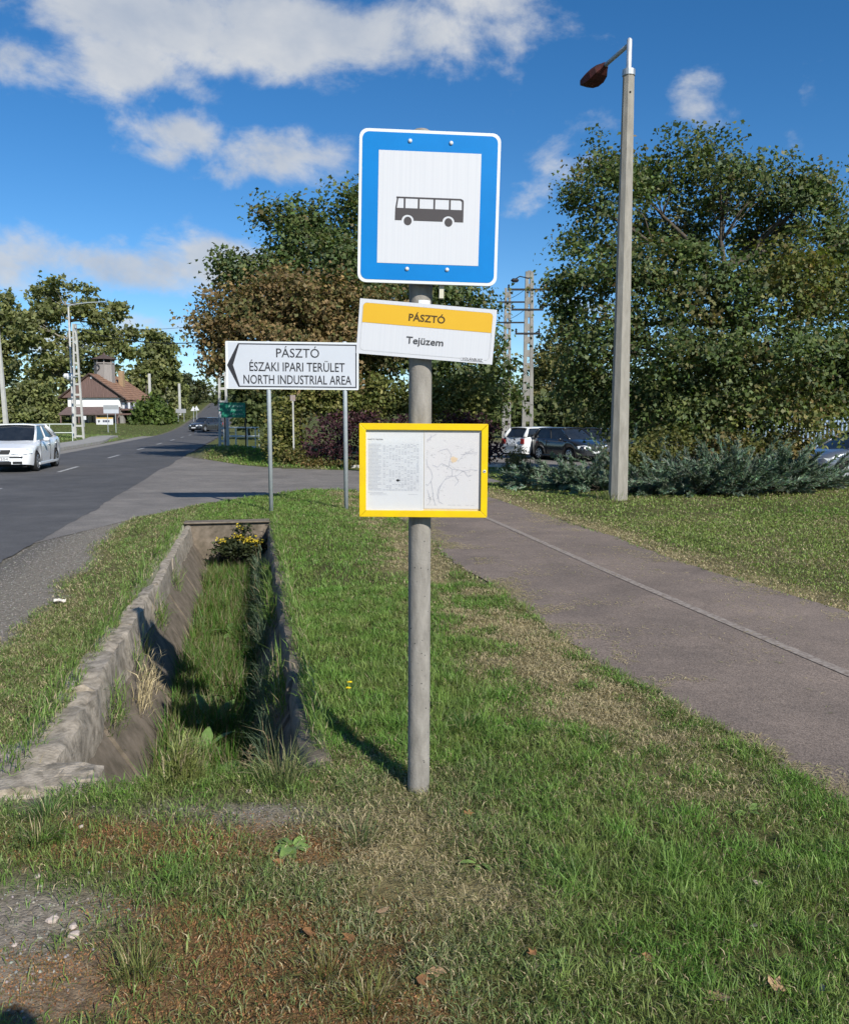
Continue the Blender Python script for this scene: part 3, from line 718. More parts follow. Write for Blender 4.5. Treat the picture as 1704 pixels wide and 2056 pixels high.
_a = STONE.node_tree.nodes.new('ShaderNodeAttribute'); _a.attribute_name = 'col'; STONE.node_tree.links.new(_a.outputs['Color'], STONE.node_tree.nodes['Principled BSDF'].inputs['Base Color']); STONE.node_tree.nodes['Principled BSDF'].inputs['Roughness'].default_value = .9
def shoulder_pts(n):
    s = NR.uniform(3.2, 16, n)**1.0; t = NR.uniform(-3.25, -1.55, n); k = t < shoulder(s)+.03
    k &= NR.random(n) < np.where(t < -2.85, .5, 1)
    t = t[k]; s = s[k]; x = t*RN[0]+s*RD[0]; y = t*RN[1]+s*RD[1]; k = visible(x, y); x = x[k]; y = y[k]
    return x, y, gz(x, y)+.001
stones(16000, shoulder_pts, (.003, .009), 'shoulder_gravel', 'loose gravel of the road shoulder')
def bare_pts(n):
    x = NR.uniform(-1.9, .6, n); y = NR.uniform(1.9, 4.2, n); t, s, dry, moss, bare, n1, n2 = fields(x, y)
    k = (NR.random(n) < bare*1.3-.1) & ~in_ditch(t, s); return x[k], y[k], gz(x[k], y[k])+.001
stones(10000, bare_pts, (.0016, .0085), 'grit', 'fine grit on the bare soil at lower left')
# ---------------------------------------------------------------- the bus stop
PIPE = mat('asbestos_cement_pipe', (.315, .295, .265), (.185, .172, .152), 7, .95, .5, 110, detail=12, contrast=(.32, .70), stretch=(4, 4, 1.1), bdist=.004)
SIGNW = mat('sign_white_film', (.57, .58, .61), (.53, .545, .58), 2, .5, 0, spec=.2, stretch=(60, 1, .6))
SIGNB = mat('sign_blue_film', (.0, .186, .53), (.0, .160, .46), 5, .5, 0, spec=.15, detail=10, contrast=(.3, .8))
SIGNE = mat('sign_white_edge', (.66, .69, .70), (.62, .65, .66), 5, .5, 0)
PICTO = mat('pictogram_black', (.045, .040, .045), (.055, .048, .05), 5, .5)
YEL = mat('name_plate_yellow', (.64, .38, .022), (.62, .36, .02), 3, .45, 0)
YFR = mat('yellow_lacquer', (.74, .51, .0), (.62, .42, .01), 9, .45, .08, 40, spec=.3, detail=10, contrast=(.35, .8))
GREYL = mat('grey_print', (.42, .42, .42), None, 6, .6)
INK = mat('dark_grey_print', (.06, .06, .065), None, 6, .6)
BRN = mat('dark_brown_print', (.075, .045, .01), None, 6, .6)
PAPER = mat('white_paper', (.64, .66, .68), (.61, .62, .64), 4, .7, 0)
MAPP = mat('map_paper', (.63, .61, .62), (.61, .61, .62), 3, .7, 0)
BOLT = mat('zinc_bolt', (.75, .78, .78), None, 20, .3, metal=.3, spec=.6)
BACK = mat('aluminium_back', (.45, .46, .47), (.38, .39, .40), 9, .5, metal=.4)

base = G(840, 1588)
PY = base.y + .03
stop = empty('bus_stop_sign', (base.x, PY, -.02))
stop.rotation_euler = (0, math.radians(.28), 0)
tag(stop, 'grey cement pipe post with blue bus sign, name plate and yellow timetable case', 'bus stop sign')
PR = .0485
b = MB(); b.lathe([(PR+.001, -.25), (PR, .02), (PR-.0005, 1.2), (PR, 2.2), (PR, 2.818), (PR-.006, 2.836), (PR-.02, 2.845)], 48); pole = b.build('pole', PIPE, stop, smooth=True)
pole.data.shade_smooth()
# pole details: sticker, pock marks
b = MB()
ang = [math.radians(a) for a in np.linspace(-100, -38, 9)]
vs = [((PR+.0012)*math.cos(a), (PR+.0012)*math.sin(a), z) for z in (2.118, 2.155) for a in ang]
b.add(vs, [(i, i+1, 10+i, 9+i) for i in range(8)]); b.build('sticker', SIGNE, pole)
b = MB()
for i in range(46):
    a = math.radians(R.uniform(-175, -5)); z = R.uniform(.1, 1.15); r = R.uniform(.0012, .0028)
    c = Vector(((PR+.0006)*math.cos(a), (PR+.0006)*math.sin(a), z)); tx = Vector((-math.sin(a), math.cos(a), 0))
    b.add([c+tx*r*math.cos(k*1.047)+Vector((0, 0, r*math.sin(k*1.047))) for k in range(6)], [tuple(range(6))])
b.build('pock_mark', DARK, pole)['kind'] = 'stuff'

# blue sign panel (local: x right, z up, faces -y)
sgn = empty('sign_panel', (.006-base.x, -.097, 2.512), parent=stop); sgn.rotation_euler = (0, math.radians(1.05), math.radians(3.2))
w, h = .284, .3
b = MB(); out = rrect(-w, w, -h, h, .034); inn = rrect(-w+.012, w-.012, -h+.012, h-.012, .027)
b.prism(out, 0.0, .018); o = b.build('panel_body', SIGNE, sgn); 
b = MB(); b.flat(inn, -.0012); b.build('blue_face', SIGNB, sgn)
b = MB(); b.flat([(-.206, -.222), (-.206, .218), (.206, .218), (.206, -.222)], -.0022); b.build('white_field', SIGNW, sgn)
# bus pictogram: body with windows left open, wheels
def pictogram():
    b = MB(); y = -.0032
    X0, X1 = -.136, .140; zt, zb, zw = .040, -.052, -.004
    def q(poly): b.flat(poly, y)
    # lower body with two wheel arches
    wx = (-.085, .080); wr = .0245
    low = [(X0, zw), (X0-.001, zb)]
    for cx in wx:
        low.append((cx-wr, zb))
        for k in range(1, 10):
            a = math.pi - math.pi*k/10; low.append((cx+wr*math.cos(a), zb+wr*math.sin(a)*.92))
        low.append((cx+wr, zb))
    low += [(X1, zb), (X1, zw)]
    q(low[::-1] if False else low)
    # roof bar and pillars
    q([(X0+.004, zt-.006), (X0+.004, zt), (X1-.012, zt), (X1-.003, zt-.004), (X1-.006, zt-.0065)])
    q([(X0, zw), (X0+.007, zt), (X0+.012, zt-.006), (X0+.0065, zw)])
    for cx in (-.099, -.042, .021, .084): q([(cx-.0035, zw), (cx-.0035, zt-.006), (cx+.0035, zt-.006), (cx+.0035, zw)])
    q([(X1-.007, zw), (X1-.0075, zt-.012), (X1-.014, zt-.0062), (X1-.003, zt-.004), (X1, zt-.010), (X1, zw)])
    for cx in wx:
        b.flat([(cx+.0160*math.cos(a), zb-.002+.0168*math.sin(a)) for a in [2*math.pi*k/24 for k in range(24)]], y)
    b.build('bus_pictogram', PICTO, sgn)
pictogram()
for (x, z) in ((-.082, .257), (.083, .255), (-.084, -.243), (.079, -.241)):
    b = MB(); b.lathe([(.0085, -.0012), (.0085, -.004), (.006, -.0075), (.002, -.0085)], 14, 'y', (x, 0, z)); b.build('bolt', BOLT, sgn, smooth=True)
for z in (.255, -.242):
    b = MB(); b.box(-.14, .14, .018, .045, z-.016, z+.016); b.build('mounting_rail', BACK, sgn, bevel=.002)
b = MB(); b.box(.052, .070, .020, .050, -.352, .29); b.build('back_rail', mat('cream_rail', (.55, .53, .42), None, 9, .6), sgn)

# name plate
npl = empty('name_plate', (-.004-base.x+.002, -.080, 2.023), parent=stop); npl.rotation_euler = (0, math.radians(4.5), 0)
w, h = .2825, .1115
b = MB(); b.box(-w, w, 0, .004, -h, h); b.build('plate_body', SIGNW, npl)
o1 = rrect(-w+.0145, w-.0145, -h+.0145, h-.0145, .016); o2 = rrect(-w+.0154, w-.0154, -h+.0154, h-.0154, .0152)
b = MB(); ringfaces(b, o1, o2, -.0016)
b.build('outline', GREYL, npl)
topo = [p for p in rrect(-w+.0154, w-.0154, -h+.0154, h-.0154, .0152)]
zc = .0165
band = [p for p in topo if p[1] > 0]
# band outline: rounded at the top, straight at the bottom
band = [(x, z) for x, z in topo if z > zc]
band = sorted(band, key=lambda p: math.atan2(p[1]-zc, p[0]))[::-1]
band = [(-w+.0154, zc)] + band + [(w-.0154, zc)]
b = MB(); b.flat(band, -.0012); b.build('yellow_band', YEL, npl)
textmesh('lettering', 'PÁSZTÓ', BRN, npl, -.002, .052, -.0022, height=.0275, width=.150, bold=.022)
textmesh('lettering', 'Tejüzem', INK, npl, -.003, -.040, -.0022, height=.0275, width=.153, bold=.012)
textmesh('lettering', 'VOLÁNBUSZ', INK, npl, .199, -.0975, -.0026, height=.0105, width=.084, bold=.012, shear=.12)
b = MB(); b.box(.152, .246, -.0020, -.0018, -.1045, -.0895); b.build('text_gap', SIGNW, npl)
b = MB(); b.box(-.03, .03, .004, .035, -.02, .02); b.build('clamp', BACK, npl)

# timetable case
tcs = empty('timetable_case', (-.0145-base.x+.003, -.088, 1.449), parent=stop); tcs.rotation_euler = (0, math.radians(.1), math.radians(-.6))
w, h, fw = .2685, .1965, .0275
b = MB(); b.box(-w+.002, w-.002, .012, .036, -h+.002, h-.002); b.build('case_back', YFR, tcs)
def rail(poly):
    b = MB(); b.prism(poly, -.006, .0125); return b.build('frame_rail', YFR, tcs, bevel=.0015)
g_ = .0007
rail([(-w, -h), (-w, h), (-w+fw, h-fw), (-w+fw, -h+fw)])
rail([(w, h-g_), (w, -h+g_), (w-fw, -h+fw+g_), (w-fw, h-fw-g_)])
rail([(-w+g_, h), (w-g_, h), (w-fw-g_, h-fw), (-w+fw+g_, h-fw)])
rail([(w-g_, -h), (-w+g_, -h), (-w+fw+g_, -h+fw), (w-fw-g_, -h+fw)])
b = MB(); b.box(-w+fw-.002, .001, .0085, .0095, -h+fw-.001, h-fw+.001); b.build('timetable_sheet', PAPER, tcs)
b = MB(); b.box(.003, w-fw+.002, .0080, .0090, -h+fw+.008, h-fw-.002); b.build('map_sheet', MAPP, tcs)
b = MB(); b.box(.0005, w-fw, .0101, .0115, -h+fw-.002, h-fw+.002); b.build('inner_board', mat('cream_board', (.72, .58, .34), None, 5, .7), tcs)
TX0, TX1 = -w+fw+.008, -.018
G1 = mat('faint_grid_print', (.64, .66, .71), None, 6, .7); G2 = mat('faint_figure_print', (.37, .39, .45), None, 6, .7); G3 = mat('small_black_print', (.16, .16, .18), None, 6, .7)
yb = .0078
def hbar(b, x0, x1, z0, z1, y=yb): b.flat([(x0, z0), (x0, z1), (x1, z1), (x1, z0)], y)
b = MB()
zt0, zb0 = .112, -.086
nrow = 34
for i in range(nrow+1):
    z = zt0+(zb0-zt0)*i/nrow
    if i % 1 == 0: hbar(b, TX0, TX1, z-.00022, z+.00022)
for i in range(13):
    x = TX0+.062+(TX1-TX0-.062)*i/12; hbar(b, x-.0003, x+.0003, zb0, zt0-.004)
b.build('timetable_grid', G1, tcs)['kind'] = 'stuff'
b = MB()
for i in range(nrow):
    z = zt0+(zb0-zt0)*(i+.5)/nrow
    grp = i % 4
    x = TX0+.002; end = TX0+(.056 if grp < 2 else R.uniform(.04, .056))
    while x < end:
        l = R.uniform(.002, .007); hbar(b, x, min(x+l, end), z-.0008, z+.0008); x += l+R.uniform(.001, .002)
    for k in range(12):
        if R.random() < .55:
            xc = TX0+.062+(TX1-TX0-.062)*(k+.5)/12; ww = R.uniform(.002, .0052); hbar(b, xc-ww, xc+ww, z-.0008, z+.0008)
for (z, n0, x0) in ((-.094, 9, TX0), (-.099, 10, TX0+.008), (-.104, 12, TX0+.008), (-.102, 6, TX1-.045)):
    x = x0
    for k in range(n0):
        l = R.uniform(.003, .008); hbar(b, x, x+l, z-.0006, z+.0006); x += l+.0015
b.build('timetable_print', G2, tcs)['kind'] = 'stuff'
textmesh('timetable_heading', 'PÁSZTÓ, TEJÜZEM', G3, tcs, TX0+.031, .129, yb, height=.0048, width=.062, bold=.02)
b = MB(); hbar(b, TX0, TX1, .1185, .1189); hbar(b, -.009, -.0078, -h+fw+.004, h-fw-.004); b.build('sheet_rule', G1, tcs)
# hole burnt in the timetable
b = MB(); b.flat([(-.1085+.0062*R.uniform(.7, 1.2)*math.cos(a), -.042+.0052*R.uniform(.7, 1.2)*math.sin(a)) for a in [-2*math.pi*k/11 for k in range(11)]]+[], .0072); b.add([(-.104, .0071, -.0455), (-.104, .0071, -.039), (-.0955, .0071, -.042)], [(0, 1, 2)]); b.build('scorch_hole', DARK, tcs)
# map
MX0, MX1, MZ0, MZ1 = .010, .232, -.150, .160
def mp(u, v): return (MX0+(MX1-MX0)*u, MZ1+(MZ0-MZ1)*v)
def mline(b, pts, wd, y=.0072):
    pts = [mp(*p) for p in pts]
    for (x0, z0), (x1, z1) in zip(pts[:-1], pts[1:]):
        d = math.hypot(x1-x0, z1-z0) or 1; nx, nz = -(z1-z0)/d*wd/2, (x1-x0)/d*wd/2
        b.flat([(x0+nx, z0+nz), (x1+nx, z1+nz), (x1-nx, z1-nz), (x0-nx, z0-nz)], y); y -= .00002
b = MB()
for pts in ([(.01, .36), (.03, .45), (.10, .52), (.13, .60), (.10, .66), (.13, .78), (.15, .9), (.19, .99)], [(.03, .78), (.07, .86), (.08, .95), (.02, .99)], [(.48, .30), (.45, .38), (.43, .46), (.40, .50)],
            [(.43, .58), (.36, .64), (.30, .70), (.26, .77), (.24, .85), (.25, .94), (.33, .97)], [(.30, .70), (.24, .76), (.22, .84), (.24, .90)], [(.1, .0+.03), (.08, .09), (.02, .12)],
            [(.43, .46), (.50, .50), (.6, .50), (.72, .52), (.85, .50), (.97, .51)], [(.6, .4), (.68, .33), (.75, .28), (.9, .22)], [(.66, .30), (.8, .28), (.97, .27)], [(.5, .5), (.5, .58), (.42, .6)], [(.02, .1), (.2, .02)], [(.43, .46), (.30, .42), (.22, .47), (.12, .44)], [(.48, .30), (.40, .22), (.25, .25)], [(.55, .58), (.62, .66), (.55, .72)], [(.72, .52), (.80, .60), (.88, .57)], [(.36, .64), (.48, .60), (.6, .58), (.7, .52)], [(.10, .66), (.04, .72), (.0, .70)]):
    mline(b, pts, .0017)
b.build('map_route', mat('map_route_print', (.42, .43, .49), None, 6, .7), tcs)['kind'] = 'stuff'
b = MB()
for i in range(120):
    cl = R.choice([(.1, .25, .15, .2), (.45, .28, .2, .15), (.6, .5, .25, .1), (.35, .5, .2, .12), (.3, .75, .15, .12), (.8, .28, .15, .05), (.75, .52, .2, .06), (.1, .9, .1, .06), (.6, .62, .2, .06)])
    u = min(max(R.gauss(cl[0], cl[2]*.55), .01), .93); v = min(max(R.gauss(cl[1], cl[3]*.6), .02), .97); l = R.uniform(.008, .03)
    mline(b, [(u, v), (min(u+l*1.3, .99), v)], .0015, .0074)
for u0 in (.05, .15, .42, .5, .6, .75, .85): mline(b, [(u0, .985), (u0+.07, .985)], .0012, .0074)
mline(b, [(.0, -.005), (.5, -.005)], .0018, .0074)
b.build('map_print', mat('map_names_print', (.42, .42, .44), None, 6, .7), tcs)['kind'] = 'stuff'
b = MB(); cxy = mp(.53, .365); b.flat([(cxy[0]+.0145*(1+.18*math.sin(5*a))*math.cos(a), cxy[1]+.0125*(1+.15*math.cos(3*a))*math.sin(a)) for a in [-2*math.pi*k/22 for k in range(22)]], .0077); b.build('map_town_patch', mat('map_orange', (.64, .48, .32), (.66, .53, .38), 60, .7), tcs)
b = MB(); b.lathe([(.0062, -.006), (.0062, -.0085), (.0035, -.0088)], 16, 'y', (w-fw*.48, 0, -.001)); b.build('lock', BOLT, tcs)
b = MB(); b.lathe([(.0030, -.0089), (.0030, -.0092)], 10, 'y', (w-fw*.48, 0, -.001)); b.build('keyhole', DARK, tcs)
PANE = bpy.data.materials.new('clear_pane'); PANE.use_nodes = True
_n = PANE.node_tree.nodes; _l = PANE.node_tree.links; _n.clear()
_tr = _n.new('ShaderNodeBsdfTransparent'); _tr.inputs[0].default_value = (.97, .97, .97, 1); _g = _n.new('ShaderNodeBsdfGlossy'); _g.inputs['Roughness'].default_value = .12
_mx = _n.new('ShaderNodeMixShader'); _mx.inputs[0].default_value = .05; _o = _n.new('ShaderNodeOutputMaterial')
_l.new(_tr.outputs[0], _mx.inputs[1]); _l.new(_g.outputs[0], _mx.inputs[2]); _l.new(_mx.outputs[0], _o.inputs[0])
b = MB(); b.flat([(-w+fw-.001, -h+fw-.001), (-w+fw-.001, h-fw+.001), (w-fw+.001, h-fw+.001), (w-fw+.001, -h+fw-.001)], .0035); b.build('glass_pane', PANE, tcs)
b = MB(); b.box(-.05, .05, .036, .075, -.02, .02); b.build('clamp', BACK, tcs)

# ---------------------------------------------------------------- white direction sign on two posts
ra, rb_ = G(544, 1028), G(695, 1024)
rb_ = Vector((rb_.x*.985, ra.y+.09, 0)); yaw = math.atan2(rb_.y-ra.y, rb_.x-ra.x)
ds = empty('direction_sign', ra, yaw)
tag(ds, 'white arrow direction sign on two thin grey posts pointing left', 'road sign')
span = (rb_-ra).length
PGAL = mat('grey_post_paint', (.40, .44, .46), (.34, .38, .40), 9, .5, metal=.2)
for x in (0, span):
    b = MB(); b.lathe([(.038, -.3), (.038, 2.95), (.03, 2.96)], 20, 'z', (x, .045, 0)); b.build('post', PGAL, ds, smooth=True)
# board corners in the board's own frame
def bx(px, py):
    p = P(px, py, 14.9); return (p.x-ra.x)*math.cos(yaw)+(p.y-ra.y)*math.sin(yaw), p.z
x0, zt_ = bx(455, 687); x1, _ = bx(719.5, 690); _, zb_ = bx(580, 782)
bd = empty('sign_board', ((x0+x1)/2, 0, (zt_+zb_)/2), parent=ds); bd.rotation_euler = (0, math.radians(.45), 0)
w, h = (x1-x0)/2, (zt_-zb_)/2
SGR = mat('retroreflective_white', (.50, .53, .58), (.48, .51, .56), 3, .4, 0)
b = MB(); b.prism(rrect(-w, w, -h, h, .02), 0, .02); b.build('board_body', SIGNE, bd)
b = MB(); b.flat([(-w+.045, -h+.02), (-w+.045, h-.02), (w-.02, h-.02), (w-.02, -h+.02)], -.002); b.build('board_face', SGR, bd)
ax = -w+.235
b = MB()
# thin black outline: top, right, bottom + arrow head
lw = .018; m_ = .036
b.flat([(ax, h-m_-lw), (ax, h-m_), (w-m_, h-m_), (w-m_-.001, h-m_-lw)], -.005)
b.flat([(ax, -h+m_), (ax, -h+m_+lw), (w-m_-.001, -h+m_+lw), (w-m_, -h+m_)], -.005)
b.flat([(w-m_-lw, -h+m_+lw), (w-m_-lw, h-m_-lw), (w-m_, h-m_-lw), (w-m_, -h+m_+lw)], -.005)
b.build('black_outline', BLACKP, bd)
b = MB(); b.flat([(-w+.025, 0), (ax-.02, h-m_), (ax+.006, h-m_), (-w+.125, 0), (ax+.006, -h+m_), (ax-.02, -h+m_)], -.006); b.build('arrow_head', BLACKP, bd)
tx = .085*1.15
textmesh('lettering', 'PÁSZTÓ', BLACKP, bd, .092, .215, -.006, height=.149, width=.736, bold=.002)
textmesh('lettering', 'ÉSZAKI IPARI TERÜLET', BLACKP, bd, .083, -.022, -.006, height=.149, width=1.63, bold=.006)
textmesh('lettering', 'NORTH INDUSTRIAL AREA', BLACKP, bd, .088, -.240, -.006, height=.149, width=1.85, bold=.006)
for z in (.25, -.25):
    b = MB(); b.box(-w+.1, w-.1, .02, .04, z-.02, z+.02); b.build('back_rail', BACK, bd)

# ---------------------------------------------------------------- concrete street lamp by the path
lb = G(1240, 1003)
lamp = empty('street_lamp', lb, math.radians(8))
tag(lamp, 'tall tapered concrete lamp post with rusty lamp head beside the footpath', 'street lamp')
top = P(1267, 142, lb.y).z
def hexcol(r0, r1, z0, z1, n=8, rot=0):
    b = MB(); vs = []
    for z, r in ((z0, r0), (z1, r1)):
        for k in range(n):
            a = rot+2*math.pi*(k+.5)/n; q = 1.0 if k % 2 else 1.0
            vs.append((r*math.cos(a), r*math.sin(a), z))
    b.add(vs, [(k, (k+1) % n, n+(k+1) % n, n+k) for k in range(n)]+[tuple(range(n-1, -1, -1)), tuple(range(n, 2*n))]); return b
hexcol(.195, .108, -.5, top, 8).build('concrete_shaft', CONC, lamp)
b = MB(); b.lathe([(.118, top-.09), (.122, top-.09), (.122, top+.02), (.09, top+.03)], 16); b.build('collar', GALV, lamp)
tz = P(1270, 76, lb.y).z
b = MB(); b.lathe([(.058, top), (.05, top+.04), (.05, tz-.03), (.03, tz)], 16); b.build('steel_tube', mat('bright_steel', (.62, .64, .66), (.5, .52, .54), 8, .4, metal=.4), lamp, smooth=True)
def lloc(px, py, Y):
    p = P(px, py, Y)-lb; a = -math.radians(8); return Vector((p.x*math.cos(a)-p.y*math.sin(a), p.x*math.sin(a)+p.y*math.cos(a), p.z))
a0 = Vector((0, 0, lloc(1270, 88, lb.y).z)); a1 = lloc(1214, 131, lb.y+1.05); hd = lloc(1172, 168, lb.y+1.55)
b = MB(); b.tube([a0, a0.lerp(a1, .5), a1], .042, 10); b.build('arm', PGAL, lamp, smooth=True)
RUST = mat('rusty_lamp_housing', (.085, .022, .02), (.04, .018, .016), 6, .75, .4, 30)
d = (hd-a1).normalized(); L = (hd-a1).length
side = d.cross(Vector((0, 0, 1))).normalized(); upv = side.cross(d).normalized()
st = [(-.05, .05, .05, .05), (.05, .09, .06, .09), (.18, .16, .075, .15), (.38, .19, .085, .20), (.62, .19, .08, .19), (.80, .17, .07, .13), (.92, .10, .045, .06)]
rings = []
for (q, hw, hu, hd_) in st:
    c = a1+d*(q*L*1.12)
    rings.append([c-side*hw-upv*hd_*.75, c-side*hw*1.0+upv*.0, c-side*hw*.6+upv*hu, c+side*hw*.6+upv*hu, c+side*hw*1.0, c+side*hw-upv*hd_*.75])
vs = [p for r in rings for p in r]; n = 6
fs = [(i*n+j, i*n+(j+1) % n, (i+1)*n+(j+1) % n, (i+1)*n+j) for i in range(len(rings)-1) for j in range(n)]+[tuple(range(5, -1, -1)), tuple((len(rings)-1)*n+j for j in range(n))]
b = MB(); b.add(vs, fs); b.build('lamp_head', RUST, lamp)
b = MB(); b.lathe([(.02, -.10), (.02, -.112)], 8, 'y', (.0, 0, top-.42)); b.build('cable_hole', DARK, lamp)
# ---------------------------------------------------------------- trees and shrubs
SHAPES = {
 'maple': np.array([(0, -.5), (.46, -.22), (.62, .26), (.20, .16), (0, .62), (-.20, .16), (-.62, .26), (-.46, -.22)]),
 'lobed': np.array([(0, -.5), (.55, -.15), (.22, .12), (.05, .60), (-.24, .12), (-.55, -.10)]),
 'oval': np.array([(0, -.5), (.27, -.15), (.25, .2), (0, .55), (-.25, .2), (-.27, -.15)]),
 'clump': np.array([(0, -.5), (.50, -.20), (.28, .05), (.45, .45), (-.05, .34), (-.50, .40), (-.42, -.15)]),
}
def leaf_mesh(p, nrm, size, col, shape, fold=.25, seed=0):
    """one n-gon fan per leaf, slightly folded along its midrib"""
    S = SHAPES[shape]; k = len(S); n = len(p); g = NR
    nrm = nrm/np.linalg.norm(nrm, axis=1, keepdims=True)
    r = g.normal(size=(n, 3)); a = np.cross(nrm, r); a /= np.linalg.norm(a, axis=1, keepdims=True)+1e-9; b = np.cross(nrm, a)
    uv = S[None]*size[:, None, None]
    v = p[:, None]+a[:, None]*uv[..., 0:1]+b[:, None]*uv[..., 1:2] - nrm[:, None]*(np.abs(uv[..., 0:1])*fold + .18*np.abs(uv[..., 1:2]))
    v = v.reshape(-1, 3)
    base = np.arange(n)*k
    f = np.stack([np.stack([base, base+i, base+i+1], -1) for i in range(1, k-1)], 1).reshape(-1, 3)
    return v, f, np.repeat(col, k, axis=0)
def pal(palette, n, w):
    pc = np.array([c for c in palette]); wt = np.array(w)/sum(w); i = NR.choice(len(pc), n, p=wt); return pc[i]
def foliage(lobes, nleaf, size, palette, weights, cluster_r, shape, per=34, up=.55, out=.5, inner=.35, flat=.7, shoots=0, bough=0):
    """lobes: (centre, (rx,ry,rz), share, palette shift); leaves sit in twig clusters near the lobe surface, so gaps stay between"""
    lobes = list(lobes)
    if shoots:
        for l in list(lobes):
            for k in range(shoots):
                d = NR.normal(size=3); d[2] = abs(d[2])*.8+.1; d /= np.linalg.norm(d); r = np.array(l[1])
                lobes.append((np.array(l[0])+d*r*NR.uniform(.95, 1.18), tuple(r*NR.uniform(.16, .30)*np.array([.8, .8, 1.25])), NR.uniform(.9, 1.5), l[3] if len(l) > 3 else (1, 1, 1)))
    vol = np.array([l[1][0]*l[1][2]*(l[2] if len(l) > 2 else 1) for l in lobes]); vol = vol/vol.sum()
    cl = []; cn = []; li = []
    for i, l in enumerate(lobes):
        m = max(3, int(nleaf/per*vol[i])); d = NR.normal(size=(m, 3)); d /= np.linalg.norm(d, axis=1, keepdims=True)
        r = np.where(NR.random(m) < inner, NR.uniform(.2, .75, m), NR.uniform(.72, 1.06, m))[:, None]
        rad = np.array(l[1])
        if bough:                                            # twigs gather on boughs, leaving darker gaps between
            nb_ = max(3, m//bough); bi = NR.integers(0, nb_, m); d = d[bi]; r = r[bi]
            cc = np.array(l[0])[None]+d*r*rad[None]+np.clip(NR.normal(size=(m, 3)), -1.6, 1.6)*np.array([.20, .20, .11])*rad[None]
        else: cc = np.array(l[0])[None]+d*r*rad[None]
        cl.append(cc); cn.append(d); li.append(np.full(m, i))
    cl = np.concatenate(cl); cn = np.concatenate(cn); li = np.concatenate(li)
    n = len(cl)*per; ci = np.repeat(np.arange(len(cl)), per)
    cs = NR.uniform(.6, 1.4, len(cl))*cluster_r
    off = np.clip(NR.normal(size=(n, 3)), -1.7, 1.7)*np.array([1, 1, flat])*cs[ci][:, None]*.55
    p = cl[ci]+off
    nr = NR.normal(size=(n, 3))*.75 + cn[ci]*out; nr[:, 2] += up
    ccol = pal(palette, len(cl), weights)                    # each twig has one main colour
    shift = np.array([l[3] if len(l) > 3 else (1, 1, 1) for l in lobes])[li]
    lcol = pal(palette, n, weights)
    col = (ccol[ci]*.62+lcol*.38)*shift[ci]*NR.uniform(.68, 1.32, (n, 1))*NR.uniform(.8, 1.2, len(cl))[ci][:, None]
    sz = size*NR.uniform(.55, 1.35, n)
    return leaf_mesh(p, nr, sz, col, shape), cl, li
def woody(name, pts_rad_list, parent, m=BARK, n=7):
    b = MB()
    for pts, rads in pts_rad_list: b.tube(pts, rads, n)
    return b.build(name, m, parent, smooth=True)
def crook(a, b, k=5, amp=.06):
    a = Vector(a); b = Vector(b); L = (b-a).length
    return [a.lerp(b, i/k)+(Vector((R.uniform(-1, 1), R.uniform(-1, 1), R.uniform(-.4, .9)))*amp*L if 0 < i < k else Vector()) for i in range(k+1)]
def plant(name, label, cat, base, lobes, nleaf, size, palette, weights, cr, shape='oval', trunk=None, group=None, twigs=.2, crown='crown', bark=BARK, limb_r=.09, **kw):
    """a tree or shrub: trunk, limbs with side branches, and a crown of single leaves (lobes in world metres)"""
    root = empty(name, base); tag(root, label, cat, group)
    B = Vector(base)
    L2 = [((Vector(l[0])-B), l[1])+tuple(l[2:]) for l in lobes]
    (v, f, c), cl, li = foliage(L2, nleaf, size, palette, weights, cr, shape, **kw)
    link(crown, npmesh(crown, v, f, c), LEAF, root)
    zt = max(l[0].z for l in L2)
    if trunk:
        r0, frac = trunk
        cx = sum(l[0].x for l in L2)/len(L2); cy = sum(l[0].y for l in L2)/len(L2)
        ax = [Vector((cx*q*.5, cy*q*.5, zt*frac*q)) for q in (0, .12, .3, .55, .8, 1)]
        ax = [p+Vector((R.uniform(-.1, .1), R.uniform(-.1, .1), 0))*min(1, i) for i, p in enumerate(ax)]
        ax[0].z = -.2
        woody('trunk', [(ax, [r0*1.35, r0*1.0, r0*.86, r0*.68, r0*.45, r0*.16])], root, bark, 10)
    else:
        ax = [Vector((0, 0, -.05)), Vector((0, 0, .25*zt))]; r0 = limb_r
    for i, l in enumerate(L2):
        a = min(ax[1:], key=lambda p: (p-l[0]).length + max(0, p.z-l[0].z+.1)*3) if trunk else Vector((l[0].x*.15, l[0].y*.15, -.05))
        pts = crook(a, l[0], 5, .05); rl = r0*.38 if trunk else r0
        segs = [(pts, [rl*(1-.14*k) for k in range(6)])]
        mine = cl[li == i]
        for q in mine[:: max(1, int(len(mine)/max(4, len(mine)*twigs)))]:
            s0 = pts[R.choice([2, 3, 4, 5])]; segs.append((crook(s0, q, 3, .07), [rl*.30, rl*.22, rl*.14, rl*.06]))
        woody('limb', segs, root, bark, 5)
    return root
def PL(px, py, Y, rx, ry, depth=None, share=1.0, shift=(1, 1, 1)):
    """an ellipsoid of foliage standing Y metres away whose outline is rx, ry photo pixels"""
    c = P(px, py, Y); m = ppm(px, py, Y); d = depth if depth else (rx+ry)*.5*m
    return (c, (rx*m, d, ry*m), share, shift)
def gbase(px, Y, z=None):
    x = (px-852)/FPX*Y; return Vector((x, Y, float(hill(x, Y)) if z is None else z))
GREENS = [(.074, .120, .031), (.098, .145, .040), (.054, .092, .027), (.142, .162, .052), (.18, .15, .065), (.215, .15, .068), (.120, .155, .085)]

